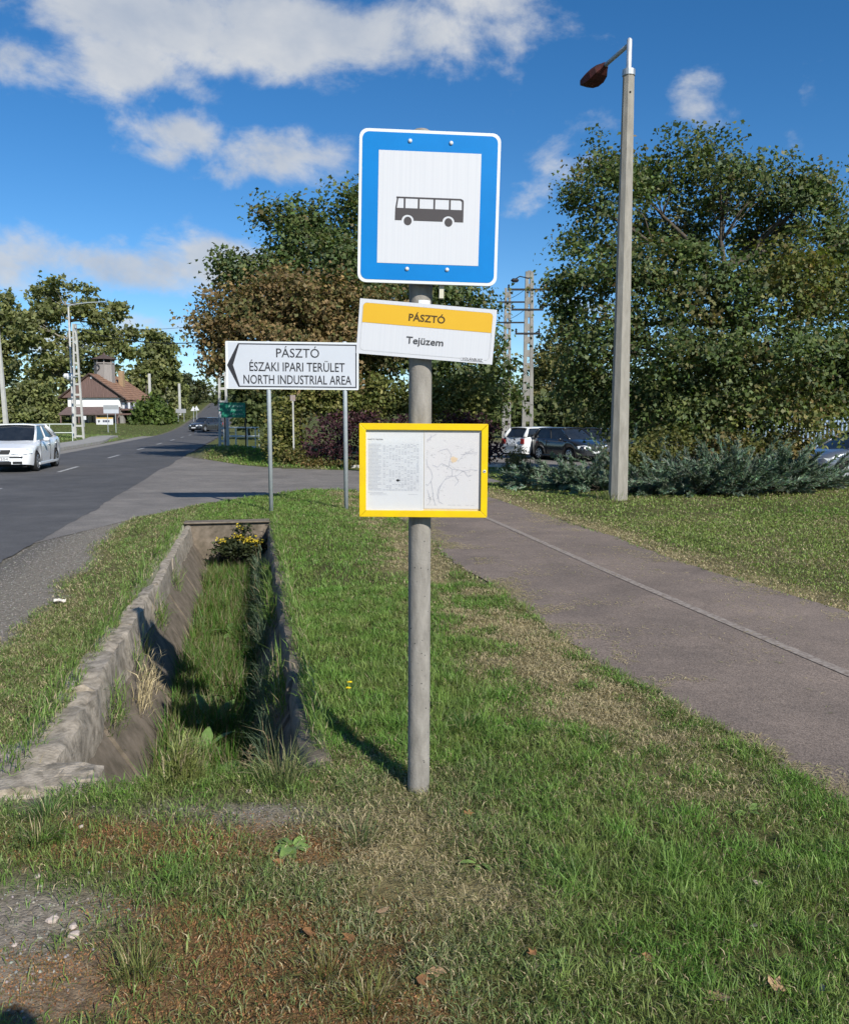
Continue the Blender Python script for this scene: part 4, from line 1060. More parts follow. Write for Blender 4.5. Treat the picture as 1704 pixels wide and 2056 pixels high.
# the maple on the right behind the lamp post
lob = [PL(1275, 345, 24.5, 88, 72), PL(1205, 425, 23.5, 80, 75), PL(1165, 560, 23, 66, 80), PL(1118, 650, 23.6, 36, 45), PL(1475, 358, 24.5, 100, 88), PL(1600, 420, 24, 70, 66), PL(1650, 395, 24.8, 34, 45),
       PL(1345, 465, 25.5, 85, 62), PL(1520, 470, 25.5, 75, 65), PL(1690, 520, 24, 80, 110), PL(1300, 560, 22.2, 105, 85), PL(1440, 590, 21.8, 110, 80), PL(1580, 580, 22.0, 110, 90, share=1.1, shift=(1.35, 1.1, .9)),
       PL(1230, 690, 21.8, 110, 75), PL(1380, 710, 21.3, 120, 75), PL(1540, 715, 21.2, 120, 80), PL(1680, 690, 22.0, 100, 80), PL(1180, 770, 22.8, 62, 52), PL(1290, 810, 22.0, 110, 65), PL(1450, 825, 21.6, 120, 65, share=1.0, shift=(1.15, 1.1, 1)), PL(1590, 820, 21.6, 100, 62, shift=(1.25, 1.1, 1)), PL(1720, 770, 22, 90, 70), PL(1790, 620, 24, 110, 160, share=.5)]
plant('maple_tree', 'large spreading maple with turning leaves right behind the lamp post', 'tree', gbase(1420, 24.3, -.02), lob, 90000, .102, GREENS, [3, 3, 3, 2.4, 1.0, .6, 2.2], .46, 'lobed', (.22, .62), per=36, up=.5, out=.8, inner=.32, shoots=2, flat=.65, bough=4, twigs=.12)
# tall green tree behind the sign
lob = [PL(700, 480, 38, 95, 88), PL(640, 462, 37.5, 60, 45), PL(595, 480, 37, 78, 72), PL(520, 560, 36.5, 78, 72), PL(470, 540, 36.6, 36, 38), PL(800, 510, 38, 110, 100), PL(880, 600, 37.5, 90, 75), PL(720, 590, 36, 120, 95), PL(950, 650, 37, 60, 70), PL(870, 720, 36, 105, 85), PL(985, 755, 36.5, 50, 70), PL(940, 820, 36, 80, 45), PL(730, 720, 36, 120, 90), PL(620, 640, 37, 95, 85)]
plant('maple_tree', 'tall dark green maple standing behind the blue bus stop sign', 'tree', gbase(745, 37.5, -.02), lob, 50000, .17, GREENS, [3.2, 3, 3, 1.6, .6, .5, 2], .75, 'lobed', (.24, .66), per=28, up=.5, out=.8, inner=.36, shoots=2, flat=.65, bough=4, twigs=.12)
# brown-leaved maple in front of it
BROWNS = [(.20, .135, .065), (.23, .15, .068), (.15, .115, .052), (.28, .19, .08), (.12, .125, .042), (.10, .12, .038), (.32, .22, .09)]
lob = [PL(560, 610, 33, 92, 62), PL(490, 640, 32.6, 72, 66), PL(430, 660, 33, 44, 42), PL(640, 620, 32.6, 92, 72), PL(540, 690, 32, 105, 58), PL(445, 715, 32.6, 44, 36), PL(660, 700, 32.2, 95, 62), PL(600, 770, 32, 85, 42), PL(690, 780, 32.2, 70, 50), PL(770, 660, 33, 70, 70)]
plant('maple_tree', 'brown-leaved autumn maple hanging over the white direction sign', 'tree', gbase(600, 33, -.02), lob, 36000, .135, BROWNS, [3, 2.6, 3, 1.4, 3, 2.6, .7], .55, 'lobed', (.13, .72), per=26, up=.45, out=.8, inner=.32, shoots=3, flat=.65, bough=4, twigs=.15)
# leafy hedge below it
HEDGE = [(.125, .145, .035), (.18, .18, .05), (.09, .115, .03), (.25, .215, .07), (.14, .155, .045)]
lob = [PL(575, 850, 30.6, 34, 60), PL(560, 890, 30.2, 26, 40), PL(605, 800, 31, 45, 36), PL(575, 912, 29.8, 30, 20), PL(640, 810, 31.4, 50, 28)]
plant('hedge_shrub', 'yellow-green leafy shrub left of the purple bush', 'shrub', gbase(590, 30.6, -.02), lob, 7000, .14, HEDGE, [3, 3, 3, 1.5, 2], .32, 'oval', None, per=22, twigs=.15, crown='foliage', limb_r=.03)
lob = [PL(680, 800, 31.4, 55, 45), PL(760, 800, 31.6, 65, 45), PL(870, 800, 31.6, 75, 45), PL(950, 790, 31.6, 56, 45)]
plant('hedge_shrub', 'green hedge above the purple bush, behind the cement pipe', 'shrub', gbase(830, 31.6, -.02), lob, 9000, .15, HEDGE, [3, 2, 3, .8, 2], .34, 'oval', None, per=22, twigs=.12, crown='foliage', limb_r=.03)
lob = [PL(595, 920, 28.6, 26, 18), PL(625, 932, 28.2, 36, 9), PL(690, 935, 28.0, 26, 7)]
plant('ground_shrub', 'low yellowish shrub at the edge of the side road', 'shrub', gbase(660, 28.5, -.02), lob, 3600, .09, [(.11, .12, .03), (.20, .15, .05), (.09, .10, .03), (.25, .15, .06)], [3, 2, 3, 1], .2, 'oval', None, per=20, twigs=.1, crown='foliage', limb_r=.015)
PURP = [(.050, .022, .030), (.070, .028, .036), (.038, .018, .024), (.095, .036, .040)]
lob = [PL(655, 890, 28.9, 48, 46), PL(735, 882, 29.0, 55, 52), PL(820, 880, 29.2, 65, 52), PL(905, 885, 29.2, 62, 52), PL(975, 890, 29.2, 42, 46), PL(690, 852, 29.4, 50, 26), PL(945, 858, 29.4, 48, 24)]
plant('purple_bush', 'dense dark purple bush behind the timetable case', 'bush', gbase(810, 29.7, -.02), lob, 11000, .11, PURP, [3, 3, 2, 1.2], .28, 'oval', None, per=24, twigs=.12, crown='foliage', limb_r=.025)

# junipers: feathery sprays
JUN = leafmat('juniper_needles', .12, .5, .04)
def juniper(label, px, py, Y, rx, hgt, nb, seed):
    b0 = P(px, py, Y); base = Vector((b0.x, Y, -.02)); root = empty('juniper_bush', base); tag(root, label, 'juniper', 'low junipers along the lawn')
    V = []; segs = []
    P0 = []; D0 = []; S0 = []; C0 = []
    for i in range(int(nb*.72)):
        a = R.uniform(0, 2*math.pi); el_ = R.uniform(.10, 1.0); Lb = rx*R.uniform(.45, 1.3)*(1.0 if el_ < .5 else .75)
        d = Vector((math.cos(a)*math.cos(el_), math.sin(a)*math.cos(el_)*.8, math.sin(el_)*hgt/.6))
        st = Vector((math.cos(a)*R.uniform(0, rx*.3), math.sin(a)*R.uniform(0, rx*.25), R.uniform(0, .15)))
        pts = []
        for k in range(6):
            q = k/5; p = st + d*Lb*q + Vector((0, 0, -.16*Lb*q*q + .0)); p.z = max(p.z, .03); pts.append(p)
        segs.append((pts, [.010, .008, .006, .005, .003, .002]))
        tone = R.uniform(.45, 1.35)
        nn = 84
        for k in range(nn):
            q = R.uniform(.12, 1.0)**.75; j = min(4, int(q*5)); p = pts[j].lerp(pts[j+1], q*5-j)
            dr = (pts[min(j+1, 5)]-pts[j]).normalized()
            sd = Vector((R.gauss(0, 1), R.gauss(0, 1), R.gauss(0, .8))).normalized()
            P0.append(p); D0.append((dr*1.0+sd*.5).normalized()); S0.append(R.uniform(.08, .21)*(1.15-.5*q)); C0.append(tone*R.uniform(.7, 1.3))
    P0 = np.array(P0); D0 = np.array(D0); S0 = np.array(S0)[:, None]; n = len(P0)
    # each spray twig: a narrow kite and two side kites
    parts = []
    for sgn_ in (0, 1):
        r = NR.normal(size=(n, 3)); s = np.cross(D0, r); s /= np.linalg.norm(s, axis=1, keepdims=True)
        d = D0 + s*sgn_*.75; L = S0*(1 if sgn_ == 0 else .65); st = P0+D0*S0*(.0 if sgn_ == 0 else .25)
        wv = np.cross(d, NR.normal(size=(n, 3))); wv /= np.linalg.norm(wv, axis=1, keepdims=True); wv *= .006+.045*L
        v = np.stack([st, st+d*L*.45+wv, st+d*L, st+d*L*.45-wv], 1).reshape(-1, 3); bb = (np.arange(n)*4)[:, None]
        f = np.concatenate([np.stack([bb[:, 0], bb[:, 0]+1, bb[:, 0]+2], -1), np.stack([bb[:, 0], bb[:, 0]+2, bb[:, 0]+3], -1)])
        c = np.array([(.135, .19, .125)])*np.array(C0)[:, None]*NR.uniform(.8, 1.2, (n, 3)); parts.append((v, f, np.repeat(c, 4, axis=0)))
    v, f, c = cat(parts)
    link('spray', npmesh('spray', v, f, c), JUN, root)
    woody('stems', segs, root, BARK, 4)
for i, (lab, px, py, Y, rx, hg, nb) in enumerate([
    ('leftmost low juniper, in front of the parked dark car', 1085, 985, 20.2, 1.2, .48, 80),
    ('juniper between the parked cars and the lamp post', 1160, 990, 19.6, 1.2, .70, 90),
    ('juniper just left of the lamp post base', 1205, 998, 18.9, .8, .6, 60),
    ('juniper just right of the lamp post base', 1310, 1000, 18.6, 1.1, .7, 85),
    ('juniper under the maple, second right of the lamp post', 1395, 1003, 18.2, 1.35, .75, 110),
    ('broad blue-green juniper in the middle of the row right of the lamp post', 1480, 1003, 18.2, 1.4, .85, 115),
    ('juniper with long arching sprays under the maple', 1560, 1000, 18.6, 1.3, .78, 105),
    ('rightmost juniper reaching towards the blue-grey car', 1618, 993, 19.4, 1.2, .7, 95),
    ('juniper behind the row, under the lowest maple leaves', 1430, 965, 20.8, 1.3, 1.0, 90),
    ('taller juniper behind the lamp post', 1265, 965, 20.6, 1.2, 1.0, 80)]):
    juniper(lab, px, py, Y, rx, hg, nb, i)
lob = [PL(1300, 915, 20.2, 55, 38), PL(1340, 890, 20.8, 55, 32), PL(1255, 925, 19.6, 30, 36)]
plant('leafy_shrub', 'small yellow-green shrub growing through the junipers by the lamp post', 'shrub', gbase(1300, 20.2, -.02), lob, 5200, .085, [(.14, .14, .035), (.10, .12, .03), (.18, .16, .05), (.07, .09, .03)], [3, 3, 1.5, 2], .2, 'oval', None, per=20, twigs=.1, crown='foliage', limb_r=.012)
lob = [PL(1460, 905, 21.0, 75, 32), PL(1560, 900, 21.2, 60, 30)]
plant('leafy_shrub', 'yellowing maple saplings under the big maple', 'shrub', gbase(1450, 21.1, -.02), lob, 6000, .10, [(.15, .14, .04), (.10, .11, .03), (.22, .15, .06), (.07, .09, .03)], [3, 3, 1.5, 2], .25, 'maple', None, per=20, twigs=.1, crown='foliage', limb_r=.012)
lob = [PL(1037, 925, 27, 22, 26), PL(1050, 940, 26.5, 18, 14)]
plant('dry_shrub', 'small straw-yellow bush between the purple bush and the parked cars', 'shrub', gbase(1040, 26.8, -.02), lob, 1600, .07, [(.28, .22, .09), (.20, .17, .07), (.13, .13, .05)], [3, 3, 2], .16, 'oval', None, per=16, twigs=.3, crown='foliage', limb_r=.01)
# dark background growth closing the view behind the maple
DKG = [(.075, .10, .032), (.095, .12, .04), (.055, .08, .028), (.13, .14, .05)]
for lab, args, pl_ in (('dark trees behind the maple, right of the lamp post', [(1300, 800, 58, 90, 75), (1420, 790, 60, 90, 85), (1220, 820, 60, 70, 60), (1530, 800, 60, 80, 75)], DKG),
                 ('dark trees in the far right background', [(1640, 780, 62, 80, 80), (1740, 760, 62, 80, 90)], DKG),
                 ('pale yellow-green poplars far behind the lattice pole', [(1100, 720, 110, 22, 48), (1125, 745, 112, 25, 50), (1080, 770, 112, 25, 45), (1150, 790, 112, 40, 40)], [(.17, .17, .06), (.13, .14, .05), (.20, .18, .07)]),
                 ('dark thicket behind the parked cars', [(1060, 838, 70, 60, 32), (1140, 830, 70, 60, 40), (1000, 815, 70, 45, 45)], DKG)):
    lob = [PL(*a) for a in args]
    plant('background_tree', lab, 'tree', gbase(args[0][0], args[0][2]), lob, 4500, .42, pl_, [1]*len(pl_), .9, 'clump', (.2, .6), per=14, twigs=.05, up=.5, inner=.5)

# trees on the far left
FARG = [(.15, .175, .058), (.195, .215, .075), (.115, .14, .05), (.25, .25, .10), (.215, .225, .12)]
lob = [PL(130, 605, 132, 56, 38), PL(190, 645, 132, 42, 32), PL(90, 660, 130, 50, 40), PL(165, 705, 131, 64, 36), PL(240, 672, 133, 34, 24), PL(262, 700, 134, 24, 15), PL(115, 750, 131, 66, 46), PL(205, 742, 134, 34, 18), PL(90, 600, 134, 28, 26), PL(230, 620, 133, 22, 20)]
plant('poplar_tree', 'big pale-trunked tree behind the white house', 'tree', gbase(125, 132), lob, 10500, .56, FARG, [3, 3, 2, 2, 1.5], 1.25, 'clump', (.55, .8), per=16, twigs=.25, up=.55, inner=.15, shoots=3, bough=5, flat=.6, bark=mat('pale_bark', (.34, .31, .25), (.2, .18, .15), 3, .9))
lob = [PL(30, 640, 138, 26, 30), PL(5, 690, 138, 40, 34), PL(45, 690, 138, 24, 22), PL(-10, 740, 138, 40, 40), PL(12, 610, 138, 14, 22)]
plant('poplar_tree', 'loose tree at the left edge behind the tall thin pole', 'tree', gbase(10, 138), lob, 5200, .56, FARG, [3, 3, 2, 2, 1.5], 1.2, 'clump', (.4, .8), per=16, twigs=.25, up=.55, inner=.15, shoots=3, bough=4)
lob = [PL(315, 700, 150, 36, 30), PL(322, 745, 150, 36, 34), PL(295, 770, 148, 36, 34), PL(268, 800, 148, 36, 30), PL(340, 795, 152, 36, 32), PL(240, 805, 146, 28, 24)]
plant('roadside_tree', 'rounded tree behind the house roof, left of the road', 'tree', gbase(310, 150), lob, 9000, .62, FARG, [3, 2, 3, 1, 1], 1.2, 'clump', (.4, .7), per=16, twigs=.1, up=.55, inner=.35, shoots=2)
lob = [PL(370, 785, 175, 34, 30), PL(398, 805, 188, 28, 26), PL(352, 820, 168, 30, 24), PL(418, 822, 205, 20, 14), PL(382, 830, 176, 30, 16)]
plant('roadside_tree', 'dark roadside trees on the slope left of the climbing road', 'tree', gbase(380, 178), lob, 8000, .62, [(.060, .075, .028), (.085, .09, .035), (.045, .06, .024), (.11, .09, .04)], [3, 2, 3, 1.2], 1.2, 'clump', (.35, .6), per=16, twigs=.05, up=.55, inner=.35, shoots=2)
lob = [PL(305, 828, 108, 30, 30), PL(285, 845, 107, 18, 18), PL(325, 845, 112, 26, 18)]
plant('garden_bush', 'bright green bush right of the white house', 'bush', gbase(305, 108), lob, 4200, .40, [(.085, .13, .028), (.11, .15, .03), (.06, .10, .025)], [3, 2, 2], .8, 'clump', (.12, .5), per=16, twigs=.05, inner=.3)
lob = [PL(60, 800, 112, 46, 34), PL(15, 810, 112, 40, 34), PL(95, 815, 114, 36, 28), PL(40, 835, 110, 60, 22), PL(105, 838, 112, 26, 20)]
plant('garden_bush', 'dark green hedge bushes left of the white house', 'bush', gbase(55, 112), lob, 6000, .42, FARG, [3, 3, 3, .5, .5], .9, 'clump', (.12, .5), per=16, twigs=.05, inner=.35)
lob = [PL(355, 848, 125, 36, 12), PL(395, 842, 150, 26, 10), PL(330, 855, 115, 26, 9)]
plant('roadside_scrub', 'low scrub on the bank along the climbing road', 'bush', gbase(360, 128), lob, 2600, .40, [(.10, .12, .035), (.14, .13, .05), (.07, .09, .03)], [3, 2, 2], .8, 'clump', None, per=14, twigs=.05, inner=.4, limb_r=.03)
lob = [PL(475, 795, 75, 42, 26), PL(520, 790, 72, 50, 40), PL(480, 770, 82, 34, 30), PL(505, 835, 66, 30, 26)]
plant('roadside_tree', 'dark green trees behind the small green sign', 'tree', gbase(500, 75), lob, 6000, .36, DKG, [3, 3, 3, 1], .7, 'clump', (.18, .6), per=16, twigs=.05, inner=.4)
# far wood closing the horizon
wl_lobes = []
for i in range(46):
    x = -330+i*15+R.uniform(-5, 5)
    if -75 < x < -20: continue
    Yf = 330+R.uniform(-30, 30); wl_lobes.append((Vector((x, Yf, float(hill(x, Yf))+R.uniform(2, 5))), (11, 7, R.uniform(6, 9))))
(v, f, c), _, _ = foliage(wl_lobes, 9000, 1.5, DKG, [1, 1, 1, .6], 3.0, 'clump', 10, inner=.3)
tag(link('distant_wood', npmesh('distant_wood', v, f, c), LEAF), 'distant line of trees on the horizon', kind='stuff')
# ---------------------------------------------------------------- cars
TYRE = mat('tyre_rubber', (.02, .02, .02), None, 20, .85)
RIM = mat('alloy_rim', (.60, .61, .63), (.5, .51, .53), 9, .3, metal=.6, spec=.6)
BLKPL = mat('black_plastic', (.02, .02, .022), None, 9, .6)
CHROME = mat('bright_trim', (.6, .6, .62), None, 9, .2, metal=.9)
LENS = mat('headlamp_lens', (.72, .76, .80), (.55, .6, .64), 30, .15, spec=.8, coat=.5)
REDL = mat('red_tail_lamp', (.45, .02, .015), (.3, .01, .01), 12, .25, spec=.6)
PLATE = mat('number_plate', (.75, .76, .78), None, 9, .4)
CGLASS = mat('car_glass', (.012, .016, .022), (.025, .03, .038), 3, .08, spec=.45)
def interp(xs, pts):
    a = np.array(sorted(pts)); return np.interp(xs, a[:, 0], a[:, 1])
def car(label, loc, fwd, paint, L=4.45, Wd=1.73, kind='sedan', group=None, plate=None, rz=None):
    """front along +x, origin on the ground under the middle"""
    rot = math.atan2(fwd[1], fwd[0])
    root = empty('car', loc, rot); tag(root, label, 'car', group)
    hl = L/2; hw = Wd/2
    axF, axR = hl-.87, -hl+.85+(.15 if kind == 'sedan' else -.08); wr = .305
    if kind == 'sedan': top = [(hl, .50), (hl-.03, .62), (hl-.13, .70), (hl-.6, .82), (hl-1.22, .93), (0, .95), (-hl+.75, 1.0), (-hl+.3, 1.02), (-hl+.08, .98), (-hl, .62)]
    else: top = [(hl, .50), (hl-.03, .64), (hl-.15, .74), (hl-.55, .87), (hl-1.0, .97), (0, .98), (-hl+.5, 1.02), (-hl+.12, 1.0), (-hl, .62)]
    plan = [(hl, .56), (hl-.05, .68), (hl-.16, .79), (hl-.4, .85), (hl-.8, .865), (0, .865), (-hl+.8, .86), (-hl+.3, .83), (-hl+.08, .76), (-hl, .64)]
    xs = sorted(set(list(np.linspace(-hl, hl, 64))+[axF-wr-.04, axF+wr+.04, axR-wr-.04, axR+wr+.04]))
    secs = []
    for x in xs:
        zt_ = float(interp(x, top)); w = float(interp(x, plan))*hw/.865
        zb = .20 + .06*max(0, (abs(x)-hl+.5)/.5)
        for a in (axF, axR):
            rr_ = wr+.045
            if abs(x-a) < rr_: zb = max(zb, .30+math.sqrt(rr_**2-(x-a)**2))
        zb = min(zb, zt_-.05)
        H_ = zt_-zb
        pts = [(w*.955, zb), (w*.985, zb+.22*H_), (w*1.0, zb+.50*H_), (w*.992, zb+.72*H_), (w*.965, zb+.90*H_), (w*.90, zt_), (w*.55, zt_+.025), (0, zt_+.035)]
        secs.append([(x, y, z) for y, z in pts]+[(x, -y, z) for y, z in pts[-2::-1]])
    k = len(secs[0]); b = MB(); vs = [p for s in secs for p in s]; fs = []
    for i in range(len(secs)-1):
        for j in range(k-1): fs.append((i*k+j, i*k+j+1, (i+1)*k+j+1, (i+1)*k+j))
    fs += [tuple(range(k)), tuple((len(secs)-1)*k+j for j in range(k-1, -1, -1))]
    b.add(vs, fs); body = b.build('body', paint, root, smooth=True)
    m = body.modifiers.new('split', 'EDGE_SPLIT'); m.split_angle = math.radians(48)
    b = MB(); b.box(-hl+.15, hl-.15, -hw*.80, hw*.80, .17, .62); b.build('underbody', DARK, root)
    # greenhouse
    if kind == 'sedan': gp = dict(fb=(hl-1.18, .92), ft=(hl-1.95, 1.385), rt=(-hl+1.25, 1.385), rb=(-hl+.42, 1.01))
    else: gp = dict(fb=(hl-.98, .96), ft=(hl-1.72, 1.43), rt=(-hl+.45, 1.42), rb=(-hl+.14, 1.01))
    bw, tw = hw*.885, hw*.66
    F_, T_, Q_, B_ = gp['fb'], gp['ft'], gp['rt'], gp['rb']
    def pt(p, y): return (p[0], y, p[1])
    c = [pt(F_, bw*.93), pt(T_, tw), pt(Q_, tw*.98), pt(B_, bw*.88)]; cm = [(p[0], -p[1], p[2]) for p in c]
    fm = (F_[0]+.14, 0, F_[1]+.02); tm = (T_[0]+.06, 0, T_[1]+.035); qm = (Q_[0]-.06, 0, Q_[1]+.03); bm_ = (B_[0]-.08, 0, B_[1]+.02)
    def quad(name, q, mt_):
        b = MB(); b.add(q, [(0, 1, 2, 3)]); return b.build(name, mt_, root)
    b = MB(); b.add([c[0], c[1], tm, fm, cm[1], cm[0]], [(0, 3, 2, 1), (3, 5, 4, 2)]); b.build('windscreen', CGLASS, root, smooth=True)
    b = MB(); b.add([c[3], c[2], qm, bm_, cm[2], cm[3]], [(0, 1, 2, 3), (3, 2, 4, 5)]); b.build('rear_window', CGLASS, root, smooth=True)
    xb = (T_[0]+Q_[0])/2+.05
    for sgn_ in (1, -1):
        cc = c if sgn_ > 0 else cm
        q = lambda u, v: tuple((1-v)*((1-u)*cc[0][i]+u*cc[3][i])+v*((1-u)*cc[1][i]+u*cc[2][i]) for i in range(3))
        b = MB(); b.add([q(0, 0), q(.5, 0), q(.5, 1), q(0, 1)], [(0, 1, 2, 3)]); b.build('side_window', CGLASS, root)
        b = MB(); b.add([q(.5, 0), q(1, 0), q(1, 1), q(.5, 1)], [(0, 1, 2, 3)]); b.build('side_window', CGLASS, root)
        for nm, a_, e_, r_ in (('front_pillar', cc[0], cc[1], (.042, .036)), ('rear_pillar', cc[3], cc[2], (.085 if kind == 'sedan' else .11, .06))):
            b = MB(); b.tube([a_, tuple((Vector(a_)+Vector(e_))/2+Vector((0, sgn_*.012, .008))), e_], [r_[0], (r_[0]+r_[1])/2, r_[1]], 8); b.build(nm, paint, root, smooth=True)
        pa, pe = Vector(q(.5, 0)), Vector(q(.5, 1)); b = MB(); b.tube([pa, pe], [.035, .028], 6); b.build('door_pillar', BLKPL if kind != 'sedan' else paint, root)
        # door seams, handles, side strip, mirror
        for x_ in (F_[0]-.12, xb, B_[0]+.55):
            b = MB(); b.box(x_-.006, x_+.006, sgn_*hw*.995 - .012, sgn_*hw*.995+.006, .30, .93); b.build('door_seam', DARK, root)
        for x_ in (xb+.14, B_[0]+.68):
            b = MB(); b.box(x_-.09, x_+.09, sgn_*hw-.01, sgn_*hw+.025, .80, .83); b.build('door_handle', paint, root, bevel=.006)
        b = MB(); b.box(-hl+1.0, hl-1.0, sgn_*hw-.012, sgn_*hw+.012, .19, .27); b.build('sill', paint, root, bevel=.01)
        b = MB(); my = sgn_*(hw+.10); x_ = F_[0]-.38
        b.lathe([(.02, x_-.045), (.072, x_-.035), (.078, x_+.0), (.06, x_+.06), (.02, x_+.085)], 12, 'x', (0, 0, 0)); 
        b.v = [(p[0], my+p[1]*1.35, .97+p[2]) for p in b.v]; b.build('wing_mirror', paint, root, smooth=True)
        b = MB(); b.box(x_-.02, x_+.03, min(sgn_*hw*.9, my), max(sgn_*hw*.9, my), .93, .955); b.build('mirror_arm', BLKPL, root)
        for ax_ in (axF, axR):
            wroot = empty('wheel', (ax_, sgn_*(hw-.10), wr), parent=root)
            b = MB(); b.lathe([(.19, -.09*1), (wr-.02, -.098), (wr, -.07), (wr, .07), (wr-.02, .098), (.19, .09)], 28, 'y'); b.build('tyre', TYRE, wroot, smooth=True)
            b = MB(); yo = sgn_*.092
            b.lathe([(.205, sgn_*.06), (.208, yo), (.195, yo+sgn_*.004), (.18, sgn_*.07), (.05, sgn_*.075)], 28, 'y')
            for s5 in range(7):
                a_ = 2*math.pi*s5/7; dx, dz = math.cos(a_), math.sin(a_); nx, nz = -dz, dx
                p0 = [(dx*.03+nx*.03, yo, dz*.03+nz*.03), (dx*.19+nx*.022, yo, dz*.19+nz*.022), (dx*.19-nx*.022, yo, dz*.19-nz*.022), (dx*.03-nx*.03, yo, dz*.03-nz*.03)]
                b.add(p0, [(0, 1, 2, 3)])
            b.build('rim', RIM, wroot)
    # roof: gently crowned panel
    nx_, ny_ = 7, 7; vs = []; fs = []
    for i in range(nx_):
        u = i/(nx_-1)
        for j in range(ny_):
            y = -1+2*j/(ny_-1); x = T_[0]+.05+(Q_[0]-.05-T_[0]-.05)*u; z = (T_[1]+(Q_[1]-T_[1])*u)+.008+.045*(1-y*y)*math.sin(math.pi*min(max(.18+.64*u, 0), 1))-.01*(abs(y) > .9)
            vs.append((x+.055*(1-y*y)*(1-2*u), y*(tw+.022), z))
    for i in range(nx_-1):
        for j in range(ny_-1): fs.append((i*ny_+j, (i+1)*ny_+j, (i+1)*ny_+j+1, i*ny_+j+1))
    b = MB(); b.add(vs, fs); ro = b.build('roof', paint, root, smooth=True); sm = ro.modifiers.new('thick', 'SOLIDIFY'); sm.thickness = .03
    # front
    for sgn_ in (1, -1):
        b = MB(); prof = [(hl-.055, .30, .69), (hl-.02, .31, .56), (hl-.085, .70, .56), (hl-.30, .835, .585), (hl-.36, .845, .69), (hl-.17, .70, .72)]
        b.add([(x+.05, sgn_*y*1.015*hw/.865, z+.004) for x, y, z in prof], [tuple(range(6)) if sgn_ < 0 else tuple(range(5, -1, -1))]); b.build('headlight', LENS, root)
        b = MB(); x_ = -hl-.012; b.box(x_, x_+.05, min(sgn_*hw*.60, sgn_*hw*.86), max(sgn_*hw*.60, sgn_*hw*.86), .70, .95); b.build('tail_light', REDL, root, bevel=.015)
        b = MB(); b.box(hl-.10, hl+.012, min(sgn_*.34, sgn_*.60), max(sgn_*.34, sgn_*.60), .27, .345); b.build('lower_vent', BLKPL, root, bevel=.01)
    b = MB(); b.add([(hl-.01, -.25, .57), (hl-.01, .25, .57), (hl-.05, .30, .69), (hl-.05, -.30, .69)], [(0, 1, 2, 3)]); b.v = [(p[0]+.03, p[1], p[2]) for p in b.v]; b.build('grille', BLKPL, root)
    b = MB(); b.lathe([(.045, hl+.022), (.04, hl+.03), (.01, hl+.032)], 14, 'x', (0, 0, .665)); b.build('badge', CHROME, root)
    b = MB(); b.box(hl-.06, hl+.022, -.62, .62, .455, .495); b.build('bumper_strip', BLKPL, root, bevel=.008)
    b = MB(); b.box(hl-.08, hl+.010, -.30, .30, .26, .345); b.build('air_intake', BLKPL, root)
    pl_ = MB(); pl_.box(hl+.012, hl+.028, -.26, .26, .365, .475); po = pl_.build('number_plate', PLATE, root)
    pl_ = MB(); pl_.box(-hl-.03, -hl-.012, -.26, .26, .60, .71); pl_.build('number_plate', PLATE, root)
    if plate:
        t_ = textmesh('plate_lettering', plate, BLACKP, root, 0, 0, 0, height=.072, width=.44)
        t_.rotation_euler = (0, 0, math.pi/2); t_.location = (hl+.031, 0, .42)
    for x_ in (hl-1.6,):
        b = MB()
        for y_ in (-.36, .36): b.lathe([(.10, -.10), (.12, .0), (.10, .12), (.05, .17)], 10, 'z', (x_-.35, y_, .98)); b.box(x_-.50, x_-.38, y_-.22, y_+.22, .55, 1.0)
        b.build('seat', BLKPL, root, smooth=False)
    return root
WCAR = mat('white_car_paint', (.74, .76, .78), (.72, .74, .76), 3, .25, coat=.7, spec=.5)
DCAR = mat('dark_grey_car_paint', (.035, .038, .045), (.03, .033, .04), 3, .25, coat=.8, spec=.5)
BCAR = mat('black_car_paint', (.018, .02, .025), None, 3, .2, coat=.9, spec=.5)
SCAR = mat('shaded_silver_car_paint', (.15, .17, .21), (.14, .16, .20), 3, .25, coat=.8, spec=.5, metal=.3)  # silver darkened: shade under the maple is put into the paint colour
f_ = Vector((.198, -.9802, 0)); l_ = Vector((.9802, .198, 0))
fw_ = G(72, 946)
car('white saloon car driving towards the stop in the far lane', fw_-f_*1.36-l_*.77, f_, WCAR, plate='MP-204')
dpos = W(-4.95, 95.0); dpos.z = float(hill(dpos.x, dpos.y))
car('small dark car far up the road coming down the hill', dpos, Vector((-.38, -.92, 0)), DCAR, kind='hatch', L=4.2)
car('white hatchback parked behind the purple bush', Vector((5.75, 41.6, -.29)), Vector((.78, .62, 0)), WCAR, kind='hatch', L=4.0, group='parked cars')
car('black hatchback parked at the end of the juniper row', Vector((6.6, 38.8, -.29)), Vector((.50, -.87, 0)), BCAR, kind='hatch', L=3.8, group='parked cars')
car('dark saloon parked half hidden behind the maple leaves', Vector((8.0, 40.5, -.29)), Vector((-.45, -.89, 0)), DCAR, group='parked cars')
car('blue-grey car parked under the maple at the right edge', Vector((13.85, 26.8, -.29)), Vector((-.97, -.22, 0)), SCAR, kind='hatch', L=4.2, group='parked cars')

